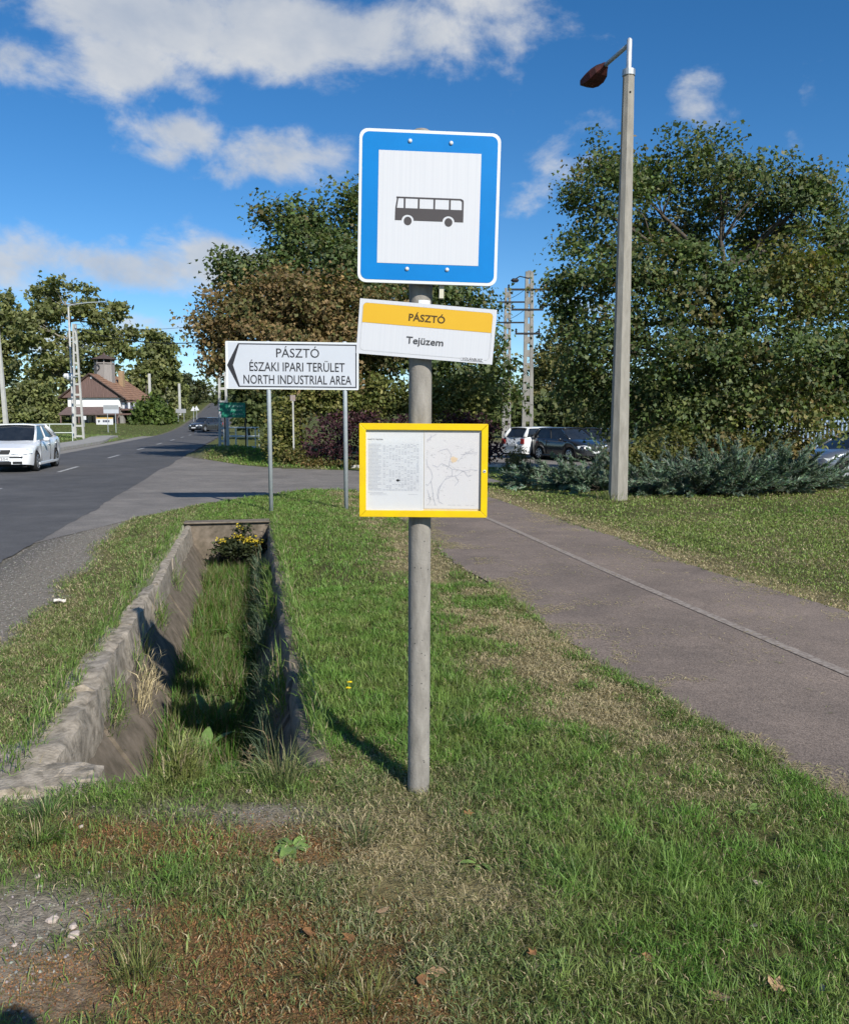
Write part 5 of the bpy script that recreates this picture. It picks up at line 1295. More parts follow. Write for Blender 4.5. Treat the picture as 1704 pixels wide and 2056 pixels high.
# ---------------------------------------------------------------- white house with a lookout tower
hx = -42.6; hy = 110.0; hz0 = float(hill(hx, hy))
house = empty('house', (hx, hy, hz0), math.radians(-4))
tag(house, 'white gabled house with wooden lookout tower across the road', 'house')
PLASTER = mat('white_plaster', (.86, .86, .85), (.76, .76, .74), 1.2, .9, .2, 30, detail=9)
GREYW = mat('grey_render', (.30, .29, .28), (.22, .21, .20), 1.2, .9)
CLAD = mat('weathered_brown_boards', (.20, .13, .115), (.13, .085, .075), 2, .85, .3, 20, stretch=(8, 1, .5))
GREYB = mat('silver_grey_boards', (.30, .275, .26), (.22, .20, .19), 2, .85, .3, 20, stretch=(8, 8, .4))
TILE = mat('orange_roof_tiles', (.30, .175, .115), (.20, .115, .08), 1.5, .9, .5, 12, detail=8)
DKROOF = mat('brown_shingles', (.10, .07, .06), (.07, .05, .045), 3, .9, .4, 10)
WINB = mat('window_glass', (.03, .04, .05), None, 3, .1, spec=.7)
hwid, dep = 3.45, 8.5
ze, zr, zc_, zm = 3.62, 6.45, 2.2, 1.25
b = MB(); b.box(-hwid, hwid, 0, dep, zc_-.2, ze); b.build('upper_wall', PLASTER, house)
b = MB(); b.box(-hwid+.05, hwid-.05, .6, dep-.05, -.3, zc_-.2); b.build('lower_wall', GREYW, house)
b = MB(); b.add([(-hwid-.75, -.35, ze-.25), (hwid+.05, -.35, ze-.25), (hwid+.05, -.35, ze), (-.2, -.35, zr-.12), (-hwid-.75, -.35, ze-.05), (-hwid-.75, 0, ze-.25), (hwid+.05, 0, ze-.25), (-.2, 0, zr-.12)], [(0, 1, 2, 3, 4), (0, 5, 6, 1), (5, 4, 3, 7), (6, 7, 3, 2)]); b.build('gable_boarding', CLAD, house)
# gable boards one by one
for i in range(26):
    x = -hwid-.6+i*.285
    if x > hwid-.1: break
    top_ = zr-.25-(abs(x+.07+.14)*(.74 if x > -.2 else .75)); 
    if top_ < ze+.1: continue
    b = MB(); b.box(x+.008, x+.272, -.385, -.352, ze-.24, top_-.06); b.build('board', CLAD, house)
roof = empty('roof', parent=house)
for sgn_ in (1, -1):
    ex = hwid+1.05 if sgn_ > 0 else -hwid-.95; ez = ze-.38 if sgn_ > 0 else ze-.25
    b = MB(); b.add([(-.2, -.6, zr), (ex, -.6, ez), (ex, dep+.4, ez), (-.2, dep+.4, zr), (-.2, -.6, zr-.16), (ex, -.6, ez-.16), (ex, dep+.4, ez-.16), (-.2, dep+.4, zr-.16)], [(0, 1, 2, 3), (4, 7, 6, 5), (0, 4, 5, 1), (1, 5, 6, 2), (2, 6, 7, 3), (3, 7, 4, 0)])
    b.build('roof_slope', TILE, roof)
    b = MB()
    for r_ in range(11):
        q = (r_+.5)/11; x = -.2+(ex+.2)*q; z = zr+(ez-zr)*q
        b.tube([(x, -.62, z+.03), (x, dep+.4, z+.03)], .035, 5)
    b.build('tile_course', TILE, roof)['kind'] = 'stuff'
    b = MB(); b.tube([(-.2, -.64, zr-.05), (ex, -.64, ez-.06)], .10, 4); b.build('barge_board', DKROOF, roof)
b = MB(); b.lathe([(.13, -.02), (.13, .02)], 14, 'y', (0, -.42, zr-.55)); b.build('gable_lamp', WHITEP, house)
# canopy roof along the front
b = MB(); b.add([(-hwid-.1, -.05, zc_), (hwid+.1, -.05, zc_), (hwid+.5, -1.5, zm+.05), (-hwid-.6, -1.5, zm), (-hwid-.1, -.05, zc_-.14), (hwid+.1, -.05, zc_-.14), (hwid+.5, -1.5, zm-.12), (-hwid-.6, -1.5, zm-.12)], [(0, 3, 2, 1), (4, 5, 6, 7), (3, 7, 6, 2), (0, 4, 7, 3), (1, 2, 6, 5)]); b.build('canopy_roof', mat('canopy_shingles', (.15, .105, .10), (.11, .08, .075), 3, .9, .4, 12), house)
for x in (-hwid-.35, -1.4, .9, hwid+.2):
    b = MB(); b.box(x-.07, x+.07, -1.42, -1.28, -.3, zm-.1); b.build('canopy_post', CLAD, house)
for x, w_ in ((-2.4, .5), (-.6, .5), (1.0, .5)):
    b = MB(); b.box(x-w_, x+w_, .56, .60, .05, 1.1); wdo = b.build('window', WHITEP, house)
    b = MB(); b.box(x-w_+.06, x+w_-.06, .54, .565, .11, 1.04); b.build('pane', WINB, wdo)
b = MB(); b.box(-hwid+.35, -hwid+.95, .55, .60, -.2, 1.2); b.build('door', CLAD, house)
# right side: windows, balcony, garage
for y in (1.6, 3.6, 5.6):
    b = MB(); b.box(hwid, hwid+.04, y-.45, y+.45, ze-1.2, ze-.35); wdo = b.build('window', WHITEP, house)
    b = MB(); b.box(hwid+.03, hwid+.06, y-.37, y+.37, ze-1.12, ze-.43); b.build('pane', WINB, wdo)
b = MB(); b.box(hwid+.02, hwid+2.6, .3, dep-1.5, 1.75, 1.95); b.build('balcony_floor', CLAD, house)
for i in range(7):
    y = .4+i*1.05; b = MB(); b.box(hwid+2.5, hwid+2.58, y-.04, y+.04, 1.95, 2.85); b.build('baluster', WHITEP if i < 3 else CLAD, house)
for i in range(3):
    x = hwid+.35+i*.75; b = MB(); b.box(x-.14, x+.14, .25, .30, 1.97, 2.75); b.build('balcony_panel', WHITEP, house)
b = MB(); b.box(hwid+.0, hwid+2.7, .2, .28, 2.78, 2.9); b.build('balcony_rail', CLAD, house)
b = MB(); b.box(hwid-.02, hwid+2.7, -.2, dep-1.5, 1.15, 1.35); b.build('garage_lintel', CLAD, house)
b = MB(); b.box(hwid+.5, hwid+2.0, 1.2, 1.3, -.3, 1.14); b.build('garage_opening', DARK, house)
for x in (hwid+.2, hwid+2.2):
    b = MB(); b.box(x-.24, x+.24, -.1, .5, -.3, 1.14); b.build('garage_pier', PLASTER if x > hwid+1 else GREYW, house)
b = MB(); b.box(hwid+2.0, hwid+2.25, 3, dep-1.6, -.3, 1.14); b.build('garage_side_wall', GREYW, house)
# tower
tw_ = empty('tower', (.15, 3.2, 0), math.radians(0), parent=house)
def octa(r0, z0, r1, z1, nm, m_, n=8):
    b = MB(); vs = [(r*math.cos(2*math.pi*(k+.5)/n), r*math.sin(2*math.pi*(k+.5)/n), z) for r, z in ((r0, z0), (r1, z1)) for k in range(n)]
    b.add(vs, [(k, (k+1) % n, n+(k+1) % n, n+k) for k in range(n)]+[tuple(range(n-1, -1, -1)), tuple(range(n, 2*n))]); return b.build(nm, m_, tw_)
octa(1.32, 4.6, 1.28, 7.75, 'tower_wall', GREYB)
octa(.95, 7.75, .95, 8.45, 'lantern_core', DARK)
for k in range(8):
    a = 2*math.pi*(k+.5)/8; b = MB(); b.box(-.07, .07, -.07, .07, 7.75, 8.5); o = b.build('lantern_post', GREYB, tw_); o.location = (1.22*math.cos(a), 1.22*math.sin(a), 0); o.rotation_euler = (0, 0, a)
    a2 = 2*math.pi*k/8; b = MB(); b.box(-.02, .02, -.46, .46, 7.85, 8.0); o = b.build('lantern_rail', GREYB, tw_); o.location = (1.17*math.cos(a2), 1.17*math.sin(a2), 0); o.rotation_euler = (0, 0, a2)
octa(1.75, 8.42, .25, 9.05, 'tower_roof', DKROOF)
octa(.26, 9.0, .04, 9.35, 'tower_roof_tip', DKROOF)
b = MB(); ringp = [Vector((-.45+.40*math.cos(2*math.pi*k/20), -1.36, 7.35+.40*math.sin(2*math.pi*k/20))) for k in range(21)]; b.tube(ringp, .055, 6); b.build('tower_hoop', BLKPL, tw_)
b = MB(); b.box(1.55, 2.15, 4.2, 4.8, 4.4, 7.0); b.build('chimney', mat('yellow_brick_chimney', (.36, .25, .15), (.28, .19, .11), 6, .9), house)
# poster boards by the house
bb = P(210, 845, 106); bo = empty('advert_board', (bb.x, bb.y, float(hill(bb.x, bb.y)))); tag(bo, 'white advert board with yellow top edge below the house canopy', 'billboard')
z0 = bb.z-bo.location.z
b = MB(); b.box(-1.05, 1.05, 0, .06, z0-.50, z0+.42); b.build('board_panel', WHITEP, bo)
b = MB(); b.box(-1.04, 1.04, -.01, -.003, z0+.28, z0+.41); b.build('yellow_stripe', YEL, bo)
b = MB(); b.flat([(-.85, z0+.05), (-.62, z0+.10), (-.55, z0-.02), (-.72, z0-.25), (-.80, z0-.10)], -.012); b.build('emblem', INK, bo)
b = MB()
for (x0, x1) in ((-.22, .02), (.06, .34), (.38, .62)): b.flat([(x0, z0-.16), (x0, z0+.10), (x1, z0+.10), (x1, z0-.16)], -.012)
b.build('printed_block', mat('print_blue_grey', (.10, .11, .15), None, 8, .6), bo)
for x in (-.9, .9): b2 = MB(); b2.box(x-.04, x+.04, .06, .12, -.3, z0); b2.build('leg', BLKPL, bo)
# blank-backed road sign on two posts in front of the house
for lab, px, y0, y1, Y, w_, h_, kindm in (('pale traffic sign on two posts in front of the white house', 222.5, 813, 868, 84, 1.5, .82, SGR), ('small white notice on the lattice pole side of the house', 168, 835, 870, 100, .55, .45, WHITEP)):
    t0 = P(px, y0, Y); o = empty('traffic_sign', (t0.x, Y, float(hill(t0.x, Y))-.05)); tag(o, lab, 'road sign'); zt_ = t0.z-o.location.z
    b = MB(); b.box(-w_/2, w_/2, 0, .03, zt_-h_, zt_); b.build('sign_plate', kindm, o)
    if w_ > 1:
        b = MB(); b.flat([(-w_/2+.02, zt_-h_*.52), (-w_/2+.02, zt_-.02), (w_/2-.02, zt_-.02), (w_/2-.02, zt_-h_*.52)], -.004); b.build('grey_field', BACK, o)
    for x in ((-w_*.26, w_*.26) if w_ > 1 else (0,)):
        b = MB(); b.lathe([(.035, -.3), (.035, zt_)], 8, 'z', (x, .06, 0)); b.build('post', PGAL, o)

# ---------------------------------------------------------------- poles, masts, railings
LATT = mat('lattice_concrete', (.50, .50, .47), (.38, .38, .36), 2, .9, .2, 30)
def lattice(label, px, py, ptop, Y, w0, w1, name='lattice_pole', rung=.75, depth=.16, m=LATT, lw=.06, rh=.07):
    b0 = P(px, py, Y); z0 = float(hill(b0.x, Y)); ht = P(px, ptop, Y).z-z0
    root = empty(name, (b0.x, Y, z0), 0); tag(root, label, 'utility pole')
    for s in (-1, 1):
        b = MB(); b.add([(s*w0/2-lw, -depth/2, -.3), (s*w0/2+lw, -depth/2, -.3), (s*w0/2+lw, depth/2, -.3), (s*w0/2-lw, depth/2, -.3), (s*w1/2-lw*.85, -depth/2, ht), (s*w1/2+lw*.85, -depth/2, ht), (s*w1/2+lw*.85, depth/2, ht), (s*w1/2-lw*.85, depth/2, ht)], [(0, 3, 2, 1), (4, 5, 6, 7), (0, 1, 5, 4), (1, 2, 6, 5), (2, 3, 7, 6), (3, 0, 4, 7)]); b.build('leg', m, root)
    z = .3
    while z < ht:
        w = w0+(w1-w0)*z/ht; b = MB(); b.box(-w/2+.04, w/2-.04, -depth/2+.02, depth/2-.02, z-rh, z+rh); b.build('rung', m, root); z += rung
    return root, ht
lp, lh = lattice('pale lattice concrete pole beside the railing across the road', 160, 884, 650, 62, .62, .16)
b = MB(); b.box(-.5, .1, -.16, -.08, 4.55, 4.63); b.build('bracket', GALV, lp)
# slim street light beside it
b0 = P(149, 876, 64); o = empty('street_light', (b0.x, 64, 0)); tag(o, 'thin pale street light with long arm over the road at left', 'street lamp')
ztop = P(146, 614, 64).z; e1 = P(205, 606, 64)-o.location
b = MB(); b.lathe([(.11, -.2), (.10, 3), (.06, ztop-.1)], 10); b.build('pole', mat('pale_pole_paint', (.55, .56, .56), (.42, .40, .38), 3, .6), o)
b = MB(); b.tube([(0, 0, ztop-.12), (.05, 0, ztop), (.3, 0, ztop+.1), (e1.x*.6, 0, ztop+.25), (e1.x, 0, e1.z)], [.05, .05, .045, .04, .035], 8); b.build('arm', PGAL, o)
b = MB(); b.lathe([(.02, e1.x-.15), (.10, e1.x-.05), (.12, e1.x+.15), (.05, e1.x+.38)], 10, 'x', (0, 0, 0)); b.v = [(p[0], p[1], e1.z+p[2]*.6) for p in b.v]; b.build('lamp_head', mat('blue_lamp_glass', (.20, .34, .52), None, 5, .3), o)
for (px, py, r) in ((142, 757, .28), (134, 755, .20)): 
    q = P(px, py, 64)-o.location; b = MB(); b.lathe([(r*.5, q.x-r), (r, q.x-r*.5), (r, q.x+r*.6), (r*.4, q.x+r)], 10, 'x', (0, -.1, q.z)); b.build('loudspeaker', WHITEP, o)
b0 = P(13, 852, 70); o = empty('utility_pole', (b0.x, 70, 0)); tag(o, 'slim concrete pole at the left edge of the picture', 'utility pole')
b = MB(); zt_ = P(6, 650, 70).z; b.add([(-.17, -.15, -.3), (.17, -.15, -.3), (.17, .15, -.3), (-.17, .15, -.3), (-.40, -.10, zt_), (-.20, -.10, zt_), (-.20, .10, zt_), (-.40, .10, zt_)], [(0, 3, 2, 1), (4, 5, 6, 7), (0, 1, 5, 4), (1, 2, 6, 5), (2, 3, 7, 6), (3, 0, 4, 7)]); b.build('shaft', LATT, o)
for lab, px, py, pt_, Y in (('short concrete pole left of the far grey sign', 303, 845, 750, 120), ('thin far concrete pole behind the roadside trees', 336, 830, 762, 150), ('pale pole beside the grey sign up the road', 362, 842, 770, 130)):
    b0 = P(px, py, Y); z0 = float(hill(b0.x, Y)); o = empty('utility_pole', (b0.x, Y, z0)); tag(o, lab, 'utility pole'); hcol = P(px, pt_, Y).z-z0
    b = MB(); b.box(-.17, .17, -.12, .12, -.3, hcol); b.build('shaft', LATT, o, bevel=.03)
    if px == 303: b = MB(); b.box(-.55, -.38, -.1, .1, -.3, hcol*.75); b.build('brace_post', BARK, o)
p0 = P(363, 825, 118); z0 = float(hill(p0.x, 118)); o = empty('traffic_sign', (p0.x, 118, z0)); tag(o, 'grey back of a wide road sign up the hill', 'road sign')
b = MB(); b.box(-.7, .7, 0, .04, p0.z-z0-.28, p0.z-z0+.28); b.build('sign_plate', BACK, o)
for x in (-.4, .4): b = MB(); b.lathe([(.03, -.3), (.03, p0.z-z0)], 8, 'z', (x, .06, 0)); b.build('post', PGAL, o)
for i, (px, lab) in enumerate(((388, 'left one of two small triangular warning signs up the road'), (394.5, 'right one of two small triangular warning signs up the road'))):
    p0 = P(px, 821-i*1, 112); z0 = float(hill(p0.x, 112)); o = empty('warning_sign', (p0.x, 112, z0)); tag(o, lab, 'road sign', 'warning sign pair')
    zc2 = p0.z-z0; b = MB(); b.prism([(-.36, zc2-.25), (0, zc2+.38), (.36, zc2-.25)], 0, .03); b.build('triangle_plate', WHITEP, o)
    b = MB(); b.lathe([(.03, -.2), (.03, zc2)], 8, 'z', (0, .05, 0)); b.build('post', PGAL, o)
# railing at left
def railing(label, pts, hgt, npost, mid=(.5,)):
    a, bq = Vector(pts[0]), Vector(pts[1]); o = empty('railing', a); tag(o, label, 'railing'); d = bq-a
    for z in (hgt,)+tuple(hgt*q for q in mid):
        b = MB(); b.tube([(0, 0, z), tuple(d.xy)+(z,)], .032, 8); b.build('rail', RAILM, o)
    for i in range(npost):
        q = i/(npost-1); b = MB(); b.tube([(d.x*q, d.y*q, -.2), (d.x*q, d.y*q, hgt)], .03, 8); b.build('post', RAILM, o)
    return o
RAILM = mat('pale_green_rail_paint', (.58, .63, .60), (.48, .53, .50), 3, .5)
a = P(146, 884, 56); a.z = .1; c2 = P(-40, 884, 54); c2.z = .1
railing('pale pipe railing behind the white car', (c2, a), 1.12, 5)
a = P(455, 892, 50); a.z = .0; c2 = P(513, 892, 50); c2.z = 0
railing('pale pipe railing over the culvert, nearer rail', (a, c2), 1.05, 4)
a = P(450, 888, 52); a.z = .0; c2 = P(520, 888, 52); c2.z = 0
railing('pale pipe railing over the culvert, farther rail', (a, c2), 1.05, 4)
# lattice pole in the middle with white concrete culvert, green sign
lp2, lh2 = lattice('pale lattice concrete pole behind the small green sign', 450, 895, 640, 49, .50, .22)
p0 = P(490, 895, 43); o = empty('culvert_headwall', (p0.x, 43, -.75)); tag(o, 'white concrete culvert head with a dark pipe mouth below the green sign', 'culvert')
b = MB(); N = 28; cz_ = .45; rr = .20
outer = [(-.30, .08), (.34, .08), (.52, .60), (.52, .85), (.40, .95), (-.40, .95), (-.52, .85), (-.52, .55)]
b.prism(outer[::-1], 0, .5); b.build('headwall', mat('white_concrete', (.62, .61, .57), (.5, .49, .46), 3, .9), o)
b = MB(); b.lathe([(rr, -.006), (rr*.98, -.01), (.02, -.01)], 24, 'y', (.0, 0, .30)); b.build('pipe_mouth', DARK, o)
b = MB(); b.lathe([(rr+.05, -.002), (rr+.05, -.03), (rr, -.03), (rr, -.002)], 24, 'y', (.0, 0, .30)); b.build('pipe_rim', LATT, o)
p0 = P(466, 823, 41.5); gsn = empty('traffic_sign', (p0.x, 41.5, -.05)); tag(gsn, 'weathered small green sign on two dark posts at the junction', 'road sign')
GRN = mat('weathered_green_film', (.012, .24, .15), (.025, .18, .12), 6, .55, detail=9)
z0 = p0.z+.05; b = MB(); b.box(-.64, .64, 0, .03, z0-.37, z0+.36); b.build('sign_plate', GRN, gsn)
FAD = mat('faded_pale_lettering', (.30, .48, .42), (.03, .20, .14), 22, .6, contrast=(.45, .58))
b = MB()
for (x0, x1, zc2, hh) in ((-.16, .52, .19, .055), (-.25, .48, .0, .03), (-.1, .45, -.2, .03)):
    x = x0
    while x < x1:
        q = R.uniform(.04, .1); b.flat([(x, z0+zc2-hh), (x, z0+zc2+hh), (x+q, z0+zc2+hh), (x+q, z0+zc2-hh)], -.004); x += q+.03
b.build('faded_marks', FAD, gsn)
b = MB(); b.flat([(-.64, z0-.36), (-.64, z0-.05), (-.52, z0-.10), (-.55, z0-.36)], -.004); b.flat([(-.64, z0+.0), (-.64, z0+.34), (-.60, z0+.30), (-.60, z0+.02)], -.004); b.build('peeled_edge', WHITEP, gsn)
for x in (-.38, .62):
    b = MB(); b.lathe([(.035, -.4), (.035, z0+.3)], 8, 'z', (x, .06, 0)); b.build('post', BARK, gsn)
p0 = P(595, 800, 30.2); o = empty('marker_post', (p0.x, 29.4, 0)); tag(o, 'narrow pale post with a small faded plate in front of the hedge', 'post')
b = MB(); b.box(-.025, .025, -.02, .02, -.2, p0.z-.05); b.build('post', LATT, o)
b = MB(); b.box(-.09, .09, -.03, -.02, p0.z-.10, p0.z+.10); b.build('plate', mat('faded_pink_plate', (.30, .21, .18), (.26, .25, .24), 12, .7), o)
OLDC = mat('dirty_old_concrete', (.30, .29, .265), (.20, .195, .18), 2, .9, .2, 30)
# lattice masts right of the bus sign
lp3, lh3 = lattice('lattice concrete mast with crossarms between the two big trees', 1058, 893, 545, 44, .42, .24, 'lattice_pole', .66, .2, OLDC, .095, .17)
for z, wd in ((lh3-.9, 1.1), (lh3-1.9, .9), (lh3-3.1, .7)):
    b = MB(); b.box(-wd, wd*.8, -.12, -.06, z-.05, z+.05); b.build('crossarm', BLKPL, lp3)
    for x in (-wd+.05, wd*.8-.05): b = MB(); b.lathe([(.03, z+.05), (.06, z+.10), (.04, z+.16), (.06, z+.20), (.02, z+.26)], 8, 'z', (x, -.09, 0)); b.build('insulator', BLKPL, lp3)
b = MB(); b.tube([(0, -.1, lh3-.35), (-.5, -.1, lh3-.25), (-.75, -.1, lh3-.4)], .03, 6); b.lathe([(.02, -.95), (.11, -.85), (.10, -.62), (.03, -.55)], 8, 'x', (0, -.1, lh3-.45)); b.build('lamp_arm', BLKPL, lp3)
lp4, lh4 = lattice('farther lattice mast just right of the yellow name plate', 1016, 870, 578, 56, .42, .24, 'lattice_pole', .66, .2, OLDC, .09, .17)
for z in (lh4-.9, lh4-2.2):
    b = MB(); b.box(-.7, 1.2, -.12, -.06, z-.05, z+.05); b.build('crossarm', BLKPL, lp4)
# wires
WIREM = mat('black_cable', (.02, .02, .02), None, 9, .6)
def wire(label, a, bq, sag, r=.018):
    a, bq = Vector(a), Vector(bq); pts = [a.lerp(bq, k/14)-Vector((0, 0, 4*sag*(k/14)*(1-k/14))) for k in range(15)]
    b = MB(); b.tube([p-a for p in pts], r, 5); o = b.build('overhead_wire', WIREM, loc=a); tag(o, label, 'wire', 'overhead wires')
wire('thick overhead cable from the left lattice pole across the road', lp.location+Vector((0, 0, lh-.3)), lp2.location+Vector((0, 0, 6.0)), .5, .03)
wire('thin overhead wire above the road, upper', lp.location+Vector((0, 0, lh+.0)), lp2.location+Vector((0, 0, lh2-.2)), .4, .012)
wire('overhead wire between the two lattice masts, upper', lp3.location+Vector((0, 0, lh3-.7)), lp4.location+Vector((0, 0, lh4-.7)), .1, .015)
wire('overhead wire between the two lattice masts, lower', lp3.location+Vector((0, 0, lh3-1.7)), lp4.location+Vector((0, 0, lh4-2.0)), .1, .015)
wire('overhead wire from the nearer lattice mast into the maple', lp3.location+Vector((.4, 0, lh3-.7)), Vector((24, 48, 8.6)), .4, .015)
# kerb stones in front of the purple bush
KERB = mat('whitewashed_kerb', (.60, .58, .53), (.42, .40, .37), 5, .9, .3, 40)
kerb = empty('kerb', W(3.0, 26.6, 0), math.atan2(.01, 1)); tag(kerb, 'row of whitewashed kerb stones in front of the purple bush', 'kerb')
ka = G(700, 939); kbv = G(1012, 939); kerb.location = (ka.x, ka.y, 0); kd = kbv-ka; kerb.rotation_euler = (0, 0, math.atan2(kd.y, kd.x)); n = 9
for i in range(n):
    q = kd.length/n; b = MB(); b.box(i*q+.03, (i+1)*q-.03, -.07, .07, -.1, .09+R.uniform(-.02, .02)); b.build('kerb_stone', KERB, kerb, bevel=.02)
# pale blue fence at the right edge
FENB = mat('pale_blue_fence_paint', (.28, .37, .50), (.22, .31, .43), 4, .6)
p0 = P(1600, 873, 40); o = empty('fence', (p0.x-2.5, 40, -.02)); tag(o, 'pale blue bar fence behind the blue-grey car', 'fence')
for i in range(44):
    b = MB(); b.box(i*.2-.035, i*.2+.035, -.02, .02, .1, 1.75); b.build('picket', FENB, o)
for z in (.35, 1.5):
    b = MB(); b.box(-.1, 8.8, .02, .06, z-.05, z+.05); b.build('rail', FENB, o)
# ---------------------------------------------------------------- small things close by
# leafy weeds: every leaf its own piece
def weed_leaf(L, wd, curl, droop, seed):
    vs = []; n = 5
    for i in range(n+1):
        q = i/n; w = wd*math.sin(math.pi*min(.97, q*.93+.06))**.8*(1+.12*math.sin(seed+q*9)); z = curl*q*L - droop*q*q*L
        for s in (-1, 0, 1): vs.append((q*L, s*w*.5, z+(.10*wd if s else -.02*wd)))
    fs = [(i*3+j, i*3+j+1, i*3+4+j, i*3+3+j) for i in range(n) for j in range(2)]
    return vs, fs
def solidleaf(name, c1, c2):
    m = mat(name, c1, c2, 30, .5, .3, 60, spec=.4); return m
WLEAF = solidleaf('broad_weed_leaf', (.19, .28, .075), (.14, .22, .055))
DLEAF = solidleaf('ditch_weed_leaf', (.14, .22, .06), (.10, .17, .045))
def weed(label, loc, n, Lr, wr_, curl=(.3, .7), m=WLEAF, name='leafy_weed', aspect=None):
    root = empty(name, loc); tag(root, label, 'weed')
    for i in range(n):
        a = 2*math.pi*i/n*1.0+R.uniform(-.5, .5) if aspect is None else aspect[i]
        b = MB(); vs, fs = weed_leaf(R.uniform(*Lr), R.uniform(*wr_), R.uniform(*curl), R.uniform(.3, .8), i); b.add(vs, fs)
        b.build('leaf', m, root, loc=(.01*math.cos(a), .01*math.sin(a), .004), rot=(R.uniform(-.3, .3), 0, a), smooth=True)
    return root
g = G(585, 1700); weed('broad-leaved dock weed on the mossy ground left of the pole', (g.x, g.y, float(gz(g.x, g.y))), 7, (.07, .11), (.035, .05), (.25, .6))
for i, (tt, sss, lab) in enumerate(((-.38, 5.9, 'nearest broad-leaved weed on the ditch floor'), (-.36, 6.5, 'broad-leaved weed on the ditch floor, second from the near end'), (-.40, 7.15, 'broad-leaved weed in the middle of the ditch floor'), (-.30, 5.4, 'weed in the shaded near part of the ditch'), (-.34, 8.0, 'broad-leaved weed just beyond the middle of the ditch'), (-.25, 9.2, 'broad-leaved weed in the far half of the ditch'))):
    w_ = W(tt, sss); weed(lab, (w_.x, w_.y, float(ditchz(tt, sss))+.10), 11, (.16, .26), (.05, .08), (.5, 1.1), DLEAF)
for px, py, lab in ((1010, 1470, 'weed rosette in the lawn right of the pole, near its foot'), (1080, 1640, 'weed rosette in the middle of the right foreground'), (905, 1330, 'weed rosette close right of the pole, halfway to the sign'), (1200, 1790, 'weed rosette in the lush grass below the path bend'), (1420, 1850, 'weed rosette low in the right foreground'),
                    (1330, 1700, 'weed rosette just below the dry patch by the path'), (650, 1230, 'weed rosette in the lawn right of the ditch'), (960, 1730, 'weed rosette below right of the pole foot, in dry grass'), (1500, 1640, 'weed rosette nearest the path at the right'), (1120, 1930, 'weed rosette near the bottom edge, right of centre'), (640, 1130, 'weed rosette in the lawn below the right sign post')):
    g = G(px, py); weed(lab, (g.x, g.y, float(gz(g.x, g.y))+.012), 6, (.035, .075), (.014, .026), (.2, .6))['group'] = 'weed rosettes in the lawn'
# yellow-flowered shrub in front of the culvert mouth
c0 = W(-.28, 12.75, -.72)
lob = [(c0+Vector((.06, 0, .46)), (.24, .2, .15)), (c0+Vector((.26, 0, .42)), (.18, .18, .15)), (c0+Vector((-.16, -.02, .46)), (.13, .12, .10)), (c0+Vector((.10, 0, .68)), (.07, .08, .10))]
sh = plant('flowering_shrub', 'small dark shrub with yellow tops in front of the culvert mouth', 'shrub', c0, lob, 1900, .055, [(.045, .060, .022), (.06, .075, .03), (.035, .045, .02)], [3, 2, 2], .10, 'oval', None, per=14, twigs=.5, crown='foliage', limb_r=.008)
pts = []
for (dx, dz, k) in ((-.20, .56, 30), (.08, .62, 36), (.22, .58, 45), (.34, .54, 25), (.10, .78, 10)):
    pts.append(NR.normal(size=(k, 3))*np.array([.05, .06, .022])+np.array([dx, -.08, dz]))
pts = np.concatenate(pts); n = len(pts); nr = NR.normal(size=(n, 3))*.5; nr[:, 2] += 1; nr[:, 1] -= .6
v, f, c = leaf_mesh(pts, nr, NR.uniform(.025, .045, n), np.array([(.55, .42, .03)])*NR.uniform(.7, 1.2, (n, 1)), 'oval'); link('blossom', npmesh('blossom', v, f, c), LEAF, sh)
# dry brown weed at the near right ditch corner
w_ = W(.10, 4.25, -.35); o = empty('dry_weed', w_); tag(o, 'dry brown branching weed at the near right corner of the ditch', 'weed')
segs = []; tips = []
for i in range(34):
    a = R.uniform(0, 6.28); L = R.uniform(.18, .38); d = Vector((math.cos(a)*.55, math.sin(a)*.55, R.uniform(.5, 1))); p1 = d*L*.6; p2 = d*L+Vector((0, 0, -.02))
    segs.append(([(0, 0, 0), p1, p2], [.0025, .0018, .001]))
    for k in range(3):
        q = p1.lerp(p2, R.random()); e = q+Vector((R.gauss(0, .05), R.gauss(0, .05), R.gauss(.02, .03))); segs.append(([q, e], [.0014, .0007])); tips += [tuple(q.lerp(e, R.random())) for _ in range(5)]
woody('stem', segs, o, mat('dry_stem', (.20, .14, .09), (.13, .09, .06), 30, .9), 4)
tp = np.array(tips)+NR.normal(size=(len(tips), 3))*.01; v, f, c = leaf_mesh(tp, NR.normal(size=tp.shape), NR.uniform(.010, .022, len(tp)), np.array([(.19, .15, .085)])*NR.uniform(.5, 1.3, (len(tp), 1)), 'oval'); link('dry_leaf', npmesh('dry_leaf', v, f, c), LEAF, o)['kind'] = 'stuff'
# dandelions
YF = mat('dandelion_yellow', (.80, .62, .01), (.75, .5, .01), 60, .7)
for lab, px, py in (('upper one of two yellow dandelions left of the pole', 702, 1382), ('lower one of two yellow dandelions left of the pole', 699, 1394)):
    g = G(px, py+18); o = empty('dandelion', (g.x, g.y, float(gz(g.x, g.y)))); tag(o, lab, 'flower', 'dandelions in the lawn')
    b = MB(); b.tube([(0, 0, 0), (.003, 0, .05), (.002, -.004, .085)], .0015, 5); b.build('stem', WLEAF, o)
    b = MB()
    for k in range(14):
        a = 2*math.pi*k/14; r = R.uniform(.013, .018); b.add([(.002+.003*math.cos(a-.25), -.004+.003*math.sin(a-.25), .086), (.002+r*math.cos(a-.2), -.004+r*math.sin(a-.2), .092), (.002+r*math.cos(a+.2), -.004+r*math.sin(a+.2), .092), (.002+.003*math.cos(a+.25), -.004+.003*math.sin(a+.25), .089)], [(0, 1, 2, 3)])
    b.build('petals', YF, o)
